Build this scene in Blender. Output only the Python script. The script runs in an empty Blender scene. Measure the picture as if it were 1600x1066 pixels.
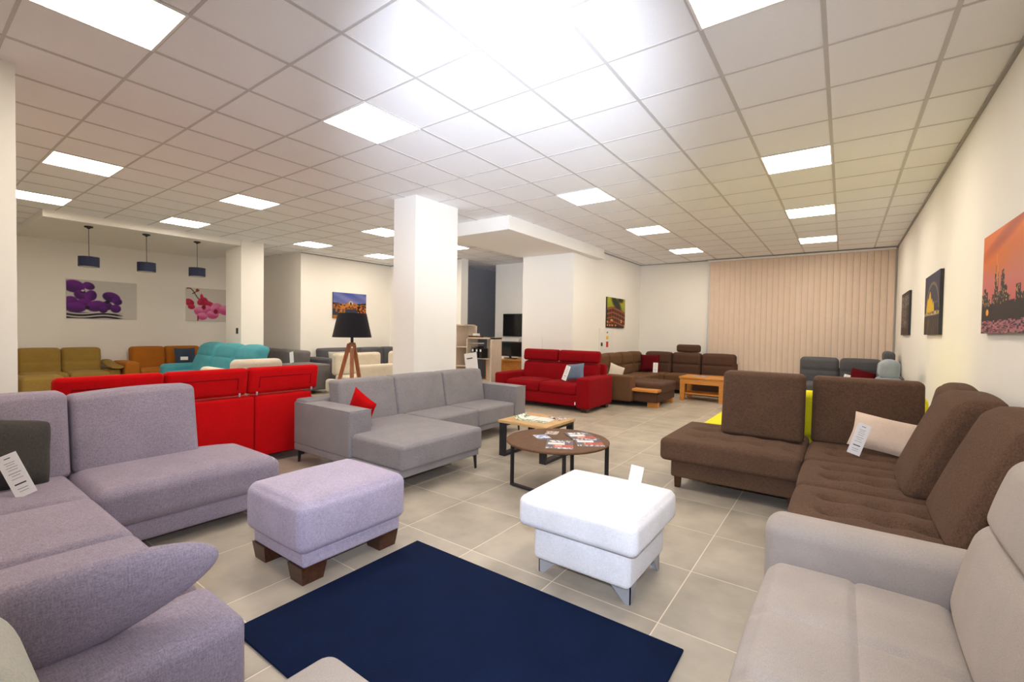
import bpy, math, random
import numpy as np
from mathutils import Vector, Matrix
random.seed(7); rng = np.random.default_rng(7)
S = bpy.context.scene; COL = S.collection
PI = math.pi
CZ = 3.219                      # ceiling height
# ------------------------------------------------------------------ camera
f, yaw, pitch, roll = 715.45, .6262, -.0232, .0162
cd = bpy.data.cameras.new('camera'); cam = bpy.data.objects.new('camera', cd); COL.objects.link(cam)
cd.sensor_width = 36; cd.lens = 36*f/1600; cd.clip_start = .02; cd.clip_end = 60
fw = Vector((-math.sin(yaw)*math.cos(pitch), math.cos(yaw)*math.cos(pitch), math.sin(pitch)))
rt = Vector((math.cos(yaw), math.sin(yaw), 0)); up = rt.cross(fw)
r2 = rt*math.cos(roll) + up*math.sin(roll)
u2 = r2.cross(fw)
cam.matrix_world = Matrix(((r2.x, u2.x, -fw.x, 0), (r2.y, u2.y, -fw.y, 0), (r2.z, u2.z, -fw.z, 1.4127), (0, 0, 0, 1)))
S.camera = cam
S.view_settings.view_transform = 'Standard'; S.view_settings.look = 'None'
S.view_settings.gamma = 1; S.view_settings.use_curve_mapping = False
S.view_settings.exposure = 0.53
w = bpy.data.worlds.new('world'); S.world = w; w.use_nodes = True
w.node_tree.nodes['Background'].inputs[0].default_value = (1, .95, .9, 1)
w.node_tree.nodes['Background'].inputs[1].default_value = .3
PANEL = 17.0                    # strength of the ceiling panels
PANEL_COL = (1, .87, .71)
# the photographer's flash, on the camera and turned up to the ceiling
ld = bpy.data.lights.new('camera_flash', 'SPOT'); lo_ = bpy.data.objects.new('camera_flash', ld); COL.objects.link(lo_)
ld.energy = 1150; ld.color = (.78, .86, 1.0); ld.spot_size = math.radians(46); ld.spot_blend = 1.0; ld.shadow_soft_size = .05
lo_.location = (.03, -.05, 1.62)
lo_.rotation_euler = (Vector((-2.95, 4.05, CZ)) - lo_.location).to_track_quat('-Z', 'Y').to_euler()
ls = bpy.data.lights.new('camera_flash_spill', 'SPOT'); lso = bpy.data.objects.new('camera_flash_spill', ls); COL.objects.link(lso)
ls.energy = 250; ls.color = (.74, .82, 1.0); ls.spot_size = math.radians(112); ls.spot_blend = 1.0; ls.shadow_soft_size = .06
lso.location = (.03, -.05, 1.60); lso.rotation_euler = (math.radians(84), 0, yaw-.05)
try:
    S.cycles.use_denoising = True; S.cycles.max_bounces = 8; S.cycles.diffuse_bounces = 6
    S.cycles.sample_clamp_indirect = 8
except Exception: pass

# ------------------------------------------------------------------ materials
def srgb(c):
    c = np.asarray(c, float)/255 if max(c) > 1.001 else np.asarray(c, float)
    return tuple(np.where(c <= .04045, c/12.92, ((c+.055)/1.055)**2.4))
def newmat(name):
    m = bpy.data.materials.new(name); m.use_nodes = True
    return m, m.node_tree.nodes, m.node_tree.links, m.node_tree.nodes['Principled BSDF']
def plain(name, col, rough=.5, metal=0, noise=.06, scale=30, spec=.5):
    m, N, L, b = newmat(name)
    b.inputs['Roughness'].default_value = rough; b.inputs['Metallic'].default_value = metal
    b.inputs['Specular IOR Level'].default_value = spec
    t = N.new('ShaderNodeTexCoord'); n = N.new('ShaderNodeTexNoise'); n.inputs['Scale'].default_value = scale
    n.inputs['Detail'].default_value = 4
    L.new(t.outputs['Object'], n.inputs['Vector'])
    r = N.new('ShaderNodeMapRange'); r.inputs['To Min'].default_value = 1-noise; r.inputs['To Max'].default_value = 1+noise
    L.new(n.outputs['Fac'], r.inputs['Value'])
    x = N.new('ShaderNodeVectorMath'); x.operation = 'SCALE'; x.inputs[0].default_value = col
    L.new(r.outputs[0], x.inputs['Scale']); L.new(x.outputs[0], b.inputs['Base Color'])
    return m
def fabric(name, col, var=.25, scale=260, sheen=.25, bump=.35, stretch=5, big=.06):
    """woven cloth: crossing fine threads, faint broad mottling"""
    m, N, L, b = newmat(name)
    b.inputs['Roughness'].default_value = .95; b.inputs['Specular IOR Level'].default_value = .15
    b.inputs['Sheen Weight'].default_value = sheen; b.inputs['Sheen Roughness'].default_value = .5
    b.inputs['Sheen Tint'].default_value = (min(1, col[0]*1.5+.2), min(1, col[1]*1.5+.2), min(1, col[2]*1.5+.2), 1)
    t = N.new('ShaderNodeTexCoord')
    outs = []
    for sc in ((1, 1, 1/stretch), (1/stretch, 1, 1), (1, 1/stretch, 1)):
        mp = N.new('ShaderNodeMapping'); mp.inputs['Scale'].default_value = sc; L.new(t.outputs['Object'], mp.inputs[0])
        n = N.new('ShaderNodeTexNoise'); n.inputs['Scale'].default_value = scale; n.inputs['Detail'].default_value = 2
        L.new(mp.outputs[0], n.inputs['Vector']); outs.append(n.outputs['Fac'])
    a = N.new('ShaderNodeMath'); a.operation = 'ADD'; L.new(outs[0], a.inputs[0]); L.new(outs[1], a.inputs[1])
    a2 = N.new('ShaderNodeMath'); a2.operation = 'ADD'; L.new(a.outputs[0], a2.inputs[0]); L.new(outs[2], a2.inputs[1])
    r = N.new('ShaderNodeMapRange'); r.inputs['From Min'].default_value = 1.1; r.inputs['From Max'].default_value = 1.9
    r.inputs['To Min'].default_value = 1-var; r.inputs['To Max'].default_value = 1+var; L.new(a2.outputs[0], r.inputs['Value'])
    nb = N.new('ShaderNodeTexNoise'); nb.inputs['Scale'].default_value = 5; nb.inputs['Detail'].default_value = 3
    L.new(t.outputs['Object'], nb.inputs['Vector'])
    rb = N.new('ShaderNodeMapRange'); rb.inputs['From Min'].default_value = .3; rb.inputs['From Max'].default_value = .7
    rb.inputs['To Min'].default_value = 1-big; rb.inputs['To Max'].default_value = 1+big; L.new(nb.outputs['Fac'], rb.inputs['Value'])
    mm = N.new('ShaderNodeMath'); mm.operation = 'MULTIPLY'; L.new(r.outputs[0], mm.inputs[0]); L.new(rb.outputs[0], mm.inputs[1])
    x = N.new('ShaderNodeVectorMath'); x.operation = 'SCALE'; x.inputs[0].default_value = col
    L.new(mm.outputs[0], x.inputs['Scale']); L.new(x.outputs[0], b.inputs['Base Color'])
    bp = N.new('ShaderNodeBump'); bp.inputs['Strength'].default_value = bump; bp.inputs['Distance'].default_value = .002
    L.new(a2.outputs[0], bp.inputs['Height']); L.new(bp.outputs[0], b.inputs['Normal'])
    return m
def wood(name, c1, c2, rough=.4, scale=6, axis=0):
    m, N, L, b = newmat(name); b.inputs['Roughness'].default_value = rough
    t = N.new('ShaderNodeTexCoord'); mp = N.new('ShaderNodeMapping'); s = [9, 9, 9]; s[axis] = .8
    mp.inputs['Scale'].default_value = s; L.new(t.outputs['Object'], mp.inputs[0])
    n = N.new('ShaderNodeTexNoise'); n.inputs['Scale'].default_value = scale; n.inputs['Detail'].default_value = 6; n.inputs['Distortion'].default_value = .6
    L.new(mp.outputs[0], n.inputs['Vector'])
    r = N.new('ShaderNodeValToRGB'); r.color_ramp.elements[0].position = .3; r.color_ramp.elements[1].position = .7
    r.color_ramp.elements[0].color = (*c1, 1); r.color_ramp.elements[1].color = (*c2, 1)
    L.new(n.outputs['Fac'], r.inputs[0]); L.new(r.outputs[0], b.inputs['Base Color'])
    return m
def emit(name, col, s):
    m, N, L, b = newmat(name); b.inputs['Base Color'].default_value = (.8, .8, .8, 1)
    b.inputs['Emission Color'].default_value = (*col, 1); b.inputs['Emission Strength'].default_value = s
    return m
def printed(name, rough=.5):
    m, N, L, b = newmat(name); a = N.new('ShaderNodeAttribute'); a.attribute_name = 'Col'
    L.new(a.outputs['Color'], b.inputs['Base Color']); b.inputs['Roughness'].default_value = rough
    b.inputs['Specular IOR Level'].default_value = .3
    return m
def floor_mat():
    m, N, L, b = newmat('floor_tiles')
    t = N.new('ShaderNodeTexCoord'); sp = N.new('ShaderNodeSeparateXYZ'); L.new(t.outputs['Object'], sp.inputs[0])
    def M(op, a, bb=None, c=None):
        n = N.new('ShaderNodeMath'); n.operation = op
        for i, v in enumerate((a, bb, c)):
            if v is None: continue
            if isinstance(v, (int, float)): n.inputs[i].default_value = v
            else: L.new(v, n.inputs[i])
        return n.outputs[0]
    cells = []; ds = []
    for o, off in ((sp.outputs[0], -.695), (sp.outputs[1], 2.812)):
        q = M('DIVIDE', M('SUBTRACT', o, off), .6)
        cells.append(M('FLOOR', q)); fr = M('FRACT', q)
        ds.append(M('MINIMUM', fr, M('SUBTRACT', 1, fr)))
    d = M('MINIMUM', ds[0], ds[1])
    g = M('LESS_THAN', d, .0045)
    cb = N.new('ShaderNodeCombineXYZ'); L.new(cells[0], cb.inputs[0]); L.new(cells[1], cb.inputs[1])
    wn = N.new('ShaderNodeTexWhiteNoise'); L.new(cb.outputs[0], wn.inputs['Vector'])
    va = N.new('ShaderNodeVectorMath'); va.operation = 'MULTIPLY_ADD'; va.inputs[1].default_value = (7.3, 3.1, 5.7)
    L.new(cb.outputs[0], va.inputs[0]); L.new(t.outputs['Object'], va.inputs[2])
    n = N.new('ShaderNodeTexNoise'); n.inputs['Scale'].default_value = 2.6; n.inputs['Detail'].default_value = 7; n.inputs['Roughness'].default_value = .55
    L.new(va.outputs[0], n.inputs['Vector'])
    r = N.new('ShaderNodeValToRGB'); r.color_ramp.elements[0].position = .32; r.color_ramp.elements[1].position = .68
    r.color_ramp.elements[0].color = (*srgb((156, 147, 133)), 1); r.color_ramp.elements[1].color = (*srgb((187, 178, 162)), 1)
    L.new(n.outputs['Fac'], r.inputs[0])
    mr = N.new('ShaderNodeMapRange'); mr.inputs['To Min'].default_value = .95; mr.inputs['To Max'].default_value = 1.04; L.new(wn.outputs['Value'], mr.inputs['Value'])
    sc = N.new('ShaderNodeVectorMath'); sc.operation = 'SCALE'; L.new(r.outputs[0], sc.inputs[0]); L.new(mr.outputs[0], sc.inputs['Scale'])
    mx = N.new('ShaderNodeMix'); mx.data_type = 'RGBA'; L.new(g, mx.inputs['Factor'])
    L.new(sc.outputs[0], mx.inputs['A']); mx.inputs['B'].default_value = (*srgb((226, 216, 196)), 1)
    L.new(mx.outputs['Result'], b.inputs['Base Color'])
    b.inputs['Roughness'].default_value = .42; b.inputs['Specular IOR Level'].default_value = .4
    bp = N.new('ShaderNodeBump'); bp.inputs['Strength'].default_value = .25; bp.inputs['Distance'].default_value = .003; bp.invert = True
    L.new(g, bp.inputs['Height']); L.new(bp.outputs[0], b.inputs['Normal'])
    return m
M_floor = floor_mat()
M_wall = plain('wall_paint', (.90, .885, .84), .9, noise=.015, scale=4, spec=.2)
M_dark = plain('dark_grey_paint', (.34, .345, .37), .8, noise=.04, scale=6)
M_tile = plain('ceiling_tile', (.915, .925, .955), .95, noise=.05, scale=120, spec=.1)
M_bar = plain('ceiling_grid_bar', (.60, .585, .58), .6, noise=.02)
M_trim = plain('ceiling_edge_angle', (.36, .35, .34), .6, noise=.02)
M_panel = emit('light_diffuser', PANEL_COL, PANEL)
M_white = plain('white_plastic', (.85, .84, .82), .4, noise=.02)
M_black = plain('black_metal', (.018, .018, .021), .45, noise=.1)
M_blackp = plain('black_plastic', (.012, .012, .014), .3, noise=.1)
M_screen = plain('screen_glass', (.006, .006, .008), .12, noise=.05)
M_chrome = plain('brushed_metal', (.62, .64, .68), .35, .85, noise=.04)
M_steel = plain('silver_feet_paint', (.42, .45, .50), .4, .4, noise=.04)
M_paper = plain('paper', (.86, .86, .86), .7, noise=.01)
M_ink = plain('printed_ink', (.05, .05, .06), .7, noise=.05)
M_lilac = fabric('lilac_linen', (.28, .24, .30), .26, scale=230)
M_lilac2 = fabric('lilac_linen_pouf', (.42, .375, .49), .22, scale=230)
M_taupe = fabric('dark_taupe_cloth', (.052, .048, .044), .3)
M_grey = fabric('grey_weave', (.245, .23, .24), .40, scale=320, stretch=2)
M_red = fabric('bright_red_cloth', (.50, .002, .004), .15, sheen=.06)
M_red2 = fabric('deep_red_cloth', (.25, .002, .006), .15, sheen=.05)
M_darkred = fabric('dark_red_cloth', (.10, .003, .007), .15, sheen=.05)
M_brown = fabric('brown_corduroy', (.105, .060, .038), .32, scale=200, sheen=.10)
M_brown2 = fabric('brown_chenille', (.135, .070, .034), .25, sheen=.1)
M_brown2b = fabric('dark_brown_chenille', (.095, .050, .034), .25, sheen=.1)
M_whitef = fabric('white_chenille', (.80, .80, .82), .10)
M_beige = fabric('pale_grey_velour', (.36, .315, .28), .14, scale=400, stretch=1.5)
M_cream = fabric('cream_boucle', (.66, .59, .48), .18)
M_peach = fabric('cream_satin', (.70, .56, .45), .08)
M_rib = fabric('pale_ribbed_cloth', (.42, .42, .37), .12)
M_teal = fabric('teal_cloth', (.075, .32, .38), .2)
M_olive = fabric('olive_cloth', (.33, .215, .055), .22)
M_orange = fabric('rust_orange_cloth', (.42, .145, .018), .2)
M_navy = fabric('navy_cushion_cloth', (.05, .075, .12), .2)
M_blue = fabric('light_blue_cushion_cloth', (.15, .20, .29), .3)
M_dgrey = fabric('dark_grey_cloth', (.10, .10, .11), .2)
M_mgrey = fabric('mid_grey_cloth', (.16, .15, .15), .2)
M_bgrey = fabric('blue_grey_cloth', (.27, .31, .36), .15)
M_yellow = fabric('yellow_cloth', (.72, .66, .015), .1)
M_rug = fabric('navy_pile', (.003, .011, .045), .5, scale=380, sheen=.0, bump=.9, stretch=1, big=.12)
M_walnut = wood('walnut_feet', (.035, .010, .004), (.085, .026, .010), .3)
M_table = wood('walnut_tabletop', (.08, .030, .008), (.15, .062, .018), .55, axis=1)
M_oak = wood('oak_top', (.50, .30, .12), (.66, .43, .20), .45, axis=0)
M_pine = wood('golden_pine', (.55, .21, .035), (.70, .31, .07), .35, axis=0)
M_ash = wood('pale_ash_board', (.55, .45, .34), (.68, .58, .46), .5, axis=2)
M_lampwood = wood('lamp_leg_wood', (.26, .075, .025), (.42, .15, .05), .4, axis=2)
M_shade = fabric('charcoal_shade_cloth', (.022, .021, .027), .2)
M_nshade = fabric('navy_shade_cloth', (.022, .028, .055), .2)
M_blind = fabric('blind_slat_cloth', (.74, .60, .49), .04, scale=150, bump=.1, big=.02)
M_print = printed('printed_canvas')
M_mag = printed('glossy_print', .3)
M_yel = plain('yellow_sticker', (.8, .55, .03), .5); M_rsq = plain('red_sticker', (.55, .02, .02), .5)

# ------------------------------------------------------------------ mesh helpers
class MB:
    def __init__(s): s.v = []; s.f = []
    def add(s, vs, fs):
        o = len(s.v); s.v += [tuple(map(float, q)) for q in vs]; s.f += [tuple(i+o for i in q) for q in fs]; return s
    def rbox(s, lo, hi, r=.03, n=3, m=5, puff=None, fn=None):
        lo = np.array(lo, float); hi = np.array(hi, float); c = (lo+hi)/2; h = (hi-lo)/2
        rr = [min(r, .98*x) for x in h]
        def axis(H, R):
            t = [H-R+R*math.tan(PI/4*k/n) for k in range(n+1)]
            mid = np.linspace(-(H-R), H-R, m+1)
            return sorted(set(np.round([-x for x in t] + list(mid) + t, 6)))
        ax = [axis(h[k], rr[k]) for k in range(3)]
        idx = {}; vs = []; fs = []
        def vid(p):
            k = tuple(np.round(p, 5))
            if k not in idx: idx[k] = len(vs); vs.append(p)
            return idx[k]
        for a in range(3):
            b_, c_ = (a+1) % 3, (a+2) % 3
            for sg in (-1, 1):
                A, B = ax[b_], ax[c_]
                for i in range(len(A)-1):
                    for j in range(len(B)-1):
                        q = []
                        for (x, y) in ((A[i], B[j]), (A[i+1], B[j]), (A[i+1], B[j+1]), (A[i], B[j+1])):
                            p = [0, 0, 0]; p[a] = sg*h[a]; p[b_] = x; p[c_] = y; q.append(vid(p))
                        fs.append(q if sg > 0 else q[::-1])
        P = np.array(vs); inner = np.clip(P, -(h-rr), h-rr); d = P-inner
        # scale each axis by its own radius so unequal radii still round
        dn = d/np.array(rr); L = np.linalg.norm(dn, axis=1); L[L == 0] = 1
        Q = inner + dn/L[:, None]*np.array(rr)
        U = P/h
        if puff:
            for k, amt in puff.items():
                a = 'xyz'.index(k[1]); sg = 1 if k[0] == '+' else -1
                b_, c_ = (a+1) % 3, (a+2) % 3
                wgt = np.clip(1-U[:, b_]**2, 0, 1)**.6*np.clip(1-U[:, c_]**2, 0, 1)**.6*np.clip(sg*U[:, a], 0, 1)
                Q[:, a] += sg*amt*wgt
        Q = Q + c
        if fn is not None: Q = fn(Q)
        return s.add(Q, fs)
    def box(s, lo, hi, fn=None):
        P = np.array([(x, y, z) for z in (lo[2], hi[2]) for y in (lo[1], hi[1]) for x in (lo[0], hi[0])], float)
        if fn: P = fn(P)
        return s.add(P, [(0, 2, 3, 1), (4, 5, 7, 6), (0, 1, 5, 4), (2, 6, 7, 3), (0, 4, 6, 2), (1, 3, 7, 5)])
    def tube(s, pts, r, n=10, cap=True):
        pts = [Vector(p) for p in pts]; rs = r if isinstance(r, (list, tuple)) else [r]*len(pts)
        rings = []; prev = None
        for i, p in enumerate(pts):
            t = (pts[min(i+1, len(pts)-1)] - pts[max(i-1, 0)]).normalized()
            a = prev if prev is not None else (Vector((0, 0, 1)) if abs(t.z) < .9 else Vector((1, 0, 0)))
            x = (a - t*a.dot(t)).normalized(); prev = x; y = t.cross(x)
            rings.append([p + x*math.cos(2*PI*k/n)*rs[i] + y*math.sin(2*PI*k/n)*rs[i] for k in range(n)])
        vs = [q for R in rings for q in R]; fs = []
        for i in range(len(pts)-1):
            for k in range(n):
                fs.append((i*n+k, i*n+(k+1) % n, (i+1)*n+(k+1) % n, (i+1)*n+k))
        if cap: fs.append(tuple(range(n))[::-1]); fs.append(tuple((len(pts)-1)*n+k for k in range(n)))
        return s.add(vs, fs)
    def lathe(s, prof, c=(0, 0, 0), n=32):
        vs = []; fs = []
        for (r, z) in prof:
            for k in range(n): vs.append((c[0]+r*math.cos(2*PI*k/n), c[1]+r*math.sin(2*PI*k/n), c[2]+z))
        for i in range(len(prof)-1):
            for k in range(n): fs.append((i*n+k, i*n+(k+1) % n, (i+1)*n+(k+1) % n, (i+1)*n+k))
        return s.add(vs, fs)
    def prism(s, poly, z0, z1, plane='xy'):
        """poly in the named plane, extruded along the third axis"""
        n = len(poly); A = []
        for z in (z0, z1):
            for (a, b) in poly:
                A.append({'xy': (a, b, z), 'xz': (a, z, b), 'yz': (z, a, b)}[plane])
        fs = [tuple(range(n))[::-1], tuple(range(n, 2*n))] + [(i, (i+1) % n, n+(i+1) % n, n+i) for i in range(n)]
        return s.add(A, fs)
    def loft(s, secs, n=20, e=2.2):
        """secs: (centre, u, v) - superellipse sections spanned by the half-axis vectors u, v"""
        vs = []; fs = []
        for c, u, v in secs:
            c, u, v = Vector(c), Vector(u), Vector(v)
            for k in range(n):
                a = 2*PI*k/n; x, y = math.cos(a), math.sin(a)
                vs.append(c + u*math.copysign(abs(x)**(2/e), x) + v*math.copysign(abs(y)**(2/e), y))
        for i in range(len(secs)-1):
            for k in range(n): fs.append((i*n+k, i*n+(k+1) % n, (i+1)*n+(k+1) % n, (i+1)*n+k))
        fs.append(tuple(range(n))[::-1]); fs.append(tuple((len(secs)-1)*n+k for k in range(n)))
        return s.add(vs, fs)
    def build(s, name, mat, parent=None, origin=None, smooth=True, angle=38):
        if parent is not None and origin is None:
            origin = Vector((0, 0, 0)); p = parent
            while p is not None: origin = origin + p.location; p = p.parent
        if origin is None:
            a = np.array(s.v); origin = Vector(((a[:, 0].min()+a[:, 0].max())/2, (a[:, 1].min()+a[:, 1].max())/2, a[:, 2].min()))
        origin = Vector(origin)
        me = bpy.data.meshes.new(name); me.from_pydata([tuple(Vector(v)-origin) for v in s.v], [], s.f)
        import bmesh
        bm = bmesh.new(); bm.from_mesh(me); bmesh.ops.recalc_face_normals(bm, faces=bm.faces); bm.to_mesh(me); bm.free()
        me.materials.append(mat)
        if smooth:
            me.shade_smooth() if hasattr(me, 'shade_smooth') else None
            me.set_sharp_from_angle(angle=math.radians(angle))
        o = bpy.data.objects.new(name, me); COL.objects.link(o)
        if parent is not None: o.parent = parent
        else: o.location = origin
        return o
def tag(o, label, cat, group=None, kind=None):
    o['label'] = label; o['category'] = cat
    if group: o['group'] = group
    if kind: o['kind'] = kind
    return o
def thing(name, label, cat, loc, group=None):
    o = bpy.data.objects.new(name, None); COL.objects.link(o); o.location = loc; o.empty_display_size = .1
    return tag(o, label, cat, group)
def struct(name, mb, mat, parent=None, **k):
    o = mb.build(name, mat, parent, **({'origin': (0, 0, 0)} if parent is None else {}), **k)
    if parent is None: o['kind'] = 'structure'
    return o
def copy_tree(o, parent=None):
    c = o.copy(); COL.objects.link(c)
    if parent is not None: c.parent = parent
    for ch in list(o.children): copy_tree(ch, c)
    return c
def lean(ax, z0, k, bow=0, zr=.5):
    a = 'xyz'.index(ax)
    def fn(P):
        P = P.copy(); t = P[:, 2]-z0; P[:, a] += k*t + bow*np.sin(np.clip(t/zr, 0, 1)*PI); return P
    return fn
def comp(*fs):
    def fn(P):
        for g in fs: P = g(P)
        return P
    return fn
def rot_about(c, ax, ang):
    R = np.array(Matrix.Rotation(ang, 3, ax)); c = np.array(c)
    return lambda P: (P-c) @ R.T + c
def pillow_mb(w, h, t, pinch=.06, n=14):
    """cushion in the xz plane, base at z=0, thickness along y"""
    mb = MB(); vs = []; fs = []
    for sg in (-1, 1):
        for i in range(n+1):
            for j in range(n+1):
                u = -1+2*i/n; v = -1+2*j/n
                th = t/2*((1-u**4)*(1-v**4))**.55
                px = u*(1-pinch*(1-v*v)*0-pinch*(1-abs(v)**1.5)); pz = v*(1-pinch*(1-abs(u)**1.5))
                vs.append((px*w/2, sg*th, (pz+1)*h/2))
    K = (n+1)**2
    for s_ in (0, 1):
        for i in range(n):
            for j in range(n):
                a = s_*K+i*(n+1)+j; q = (a, a+n+1, a+n+2, a+1); fs.append(q if s_ else q[::-1])
    # close the rim with the shared outline
    rim = [i*(n+1) for i in range(n+1)] + [n*(n+1)+j for j in range(1, n+1)] + [i*(n+1)+n for i in range(n-1, -1, -1)] + [j for j in range(n-1, 0, -1)]
    for a, b in zip(rim, rim[1:]+rim[:1]): fs.append((a, b, b+K, a+K))
    return mb.add(vs, fs)
def place_pillow(label, mat, w, h, t, loc, rot, group=None, name='throw_pillow'):
    o = pillow_mb(w, h, t).build(name, mat, None, origin=(0, 0, 0)); o.location = loc; o.rotation_euler = rot
    return tag(o, label, 'pillow', group)
def price_tag(label, loc, rot, w=.09, h=.25, lines=True):
    r = thing('price_tag', label, 'tag', loc, None); r.rotation_euler = rot
    MB().box((-w/2, -.0012, 0), (w/2, .0012, h)).build('card', M_paper, r, origin=(0, 0, 0), smooth=False)
    if lines:
        mb = MB()
        for z, ww, hh in ((.90, .3, .018), (.80, .5, .008), (.75, .4, .008), (.69, .55, .008), (.63, .45, .008), (.55, .6, .01), (.49, .4, .008), (.42, .55, .008), (.28, .55, .03), (.18, .5, .01), (.12, .45, .008)):
            mb.box((-w*ww/2, -.0018, h*z), (w*ww/2, -.0013, h*(z+hh)))
        mb.build('printed_text', M_ink, r, origin=(0, 0, 0), smooth=False)
    return r

# ------------------------------------------------------------------ the room
XR, XL, YF, YN = .845, -13.0, 12.02, -3.6
struct('floor', MB().box((XL-.2, YN-.2, -.1), (XR+.2, YF+.2, 0)), M_floor, smooth=False)
struct('ceiling', MB().box((XL-.2, YN-.2, CZ), (XR+.2, YF+.2, CZ+.1)), M_tile, smooth=False)
struct('wall_right', MB().box((XR, YN, 0), (XR+.15, YF, CZ)), M_wall, smooth=False)
struct('wall_back', MB().box((XL, YF, 0), (XR+.15, YF+.15, CZ)), M_wall, smooth=False)
struct('wall_left', MB().box((XL-.15, YN, 0), (XL, YF, CZ)), M_wall, smooth=False)
struct('wall_front', MB().box((XL, YN-.15, 0), (XR+.15, YN, CZ)), M_wall, smooth=False)
struct('wall_alcove', MB().box((XL, 5.98, 0), (-10.65, 8.68, CZ)), M_wall, smooth=False)
struct('wall_partition', MB().box((-10.65, 8.68, 0), (-7.9, 8.94, CZ)), M_wall, smooth=False)
struct('wall_corridor', MB().box((-8.95, 8.94, 0), (-8.75, YF, CZ)), M_dark, smooth=False)
struct('wall_television', MB().box((-7.86, 10.05, 0), (-4.6, 10.25, CZ)), M_wall, smooth=False)
struct('wall_inner', MB().box((-4.62, 8.85, 0), (-4.46, YF, CZ)), M_wall, smooth=False)
struct('wall_pier', MB().box((-5.68, 8.22, 0), (-4.44, 8.85, 3.0)), M_wall, smooth=False)
struct('wall_pillar_middle', MB().box((-5.15, 4.25, 0), (-4.71, 5.08, CZ)), M_wall, smooth=False)
struct('wall_pillar_left', MB().box((-5.15, -.2, 0), (-4.74, .574, CZ)), M_wall, smooth=False)
struct('wall_pillar_far', MB().box((-11.0, 4.47, 0), (-10.28, 4.93, CZ)), M_wall, smooth=False)
struct('ceiling_bulkhead_left', MB().box((XL, 1.53, 3.1), (-10.3, 4.92, CZ)), M_wall, smooth=False)
struct('ceiling_bulkhead_right', MB().box((-5.76, 5.8, 3.0), (-4.29, 9.33, CZ)), M_wall, smooth=False)
cells = [(-6, -4), (-6, -1), (-12, -3), (-16, -3), (-12, 0), (-16, 0), (-5, 4), (-1, 4), (-5, 8), (-1, 8), (-1, 12), (-5, 12), (-1, -1), (-16, 4), (-12, 4), (-16, 7), (-12, 7)]
extra = [(-6, -8), (-12, -7)]      # unseen copies of the fitting, added behind the camera for more light
GX, GY, T = -.137, 2.876, .6
mb = MB(); mb2 = MB()
for i in range(-22, 3):
    x = GX+T*i
    if XL < x < XR: mb.box((x-.013, YN, CZ-.004), (x+.013, YF, CZ))
for j in range(-11, 17):
    y = GY+T*j
    if YN < y < YF: mb2.box((XL, y-.009, CZ-.0035), (XR, y+.009, CZ))
struct('trim_1', mb, M_bar, smooth=False); struct('trim_2', mb2, M_bar, smooth=False)
mb = MB()
mb.box((XR-.022, YN, CZ-.02), (XR, YF, CZ)); mb.box((-4.46, YF-.02, CZ-.02), (XR, YF, CZ)); mb.box((-4.46, 9.33, CZ-.02), (-4.44, YF, CZ))
mb.box((-10.65, 8.66, CZ-.02), (-7.9, 8.68, CZ)); mb.box((-10.65, 5.98, CZ-.02), (-10.63, 8.66, CZ)); mb.box((XL, YN, CZ-.02), (XL+.02, 1.53, CZ))
struct('trim_3', mb, M_trim, smooth=False)
where = {(-6, -8): 'unseen, added for light behind the viewer, right one of two', (-12, -7): 'unseen, added for light behind the viewer, left one of two', (-6, -4): 'in the top left corner of the view, the nearest one', (-6, -1): 'left of centre, above and before the middle pillar',
 (-12, -3): 'upper of the pair left of the pendant lamps', (-16, -3): 'lower of the pair left of the pendant lamps',
 (-12, 0): 'larger one between pendant lamps and middle pillar', (-16, 0): 'smaller one directly above the rightmost pendant lamp',
 (-5, 4): 'right of the middle pillar, above the right bulkhead edge', (-1, 4): 'upper right, the nearest of the three in line to the blind',
 (-5, 8): 'middle one of the row running to the back left corner', (-1, 8): 'middle one of the three in line above the vertical blind',
 (-1, 12): 'farthest one above the vertical blind', (-5, 12): 'farthest one next to the top left of the vertical blind',
 (-1, -1): 'cut by the top edge of the view, right of centre', (-16, 4): 'above the left edge of the bridge picture wall',
 (-12, 4): 'upper of two touching the left edge of the middle pillar', (-16, 7): 'lower of two touching the left edge of the middle pillar',
 (-12, 7): 'peeping out on the right side of the middle pillar'}
L0 = None
for (i, j) in cells + extra:
    lab = 'square lit ceiling panel, ' + where.get((i, j), 'unseen, added for light behind the viewer')
    loc = (GX+T*(i+.5), GY+T*(j+.5), CZ-.008)
    if L0 is None:
        L0 = thing('ceiling_light', lab, 'ceiling light', loc, 'square ceiling light panels')
        a = .285; fr = MB()
        for lo, hi in (((-.3, -.3), (.3, -a)), ((-.3, a), (.3, .3)), ((-.3, -a), (-a, a)), ((a, -a), (.3, a))):
            fr.box((*lo, -.002), (*hi, .006))
        fr.build('frame', M_white, L0, origin=(0, 0, 0), smooth=False)
        MB().box((-a, -a, 0), (a, a, .005)).build('diffuser', M_panel, L0, origin=(0, 0, 0), smooth=False)
    else:
        c = copy_tree(L0); c.location = loc; c['label'] = lab

struct('shade_backing_1', MB().box((-2.62, YF-.012, .3), (XR-.1, YF, CZ-.05)), plain('slat_gap_shade', (.05, .05, .055), .2), smooth=False)  # dark sheet added behind the slats so their gaps read as shade lines
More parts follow.
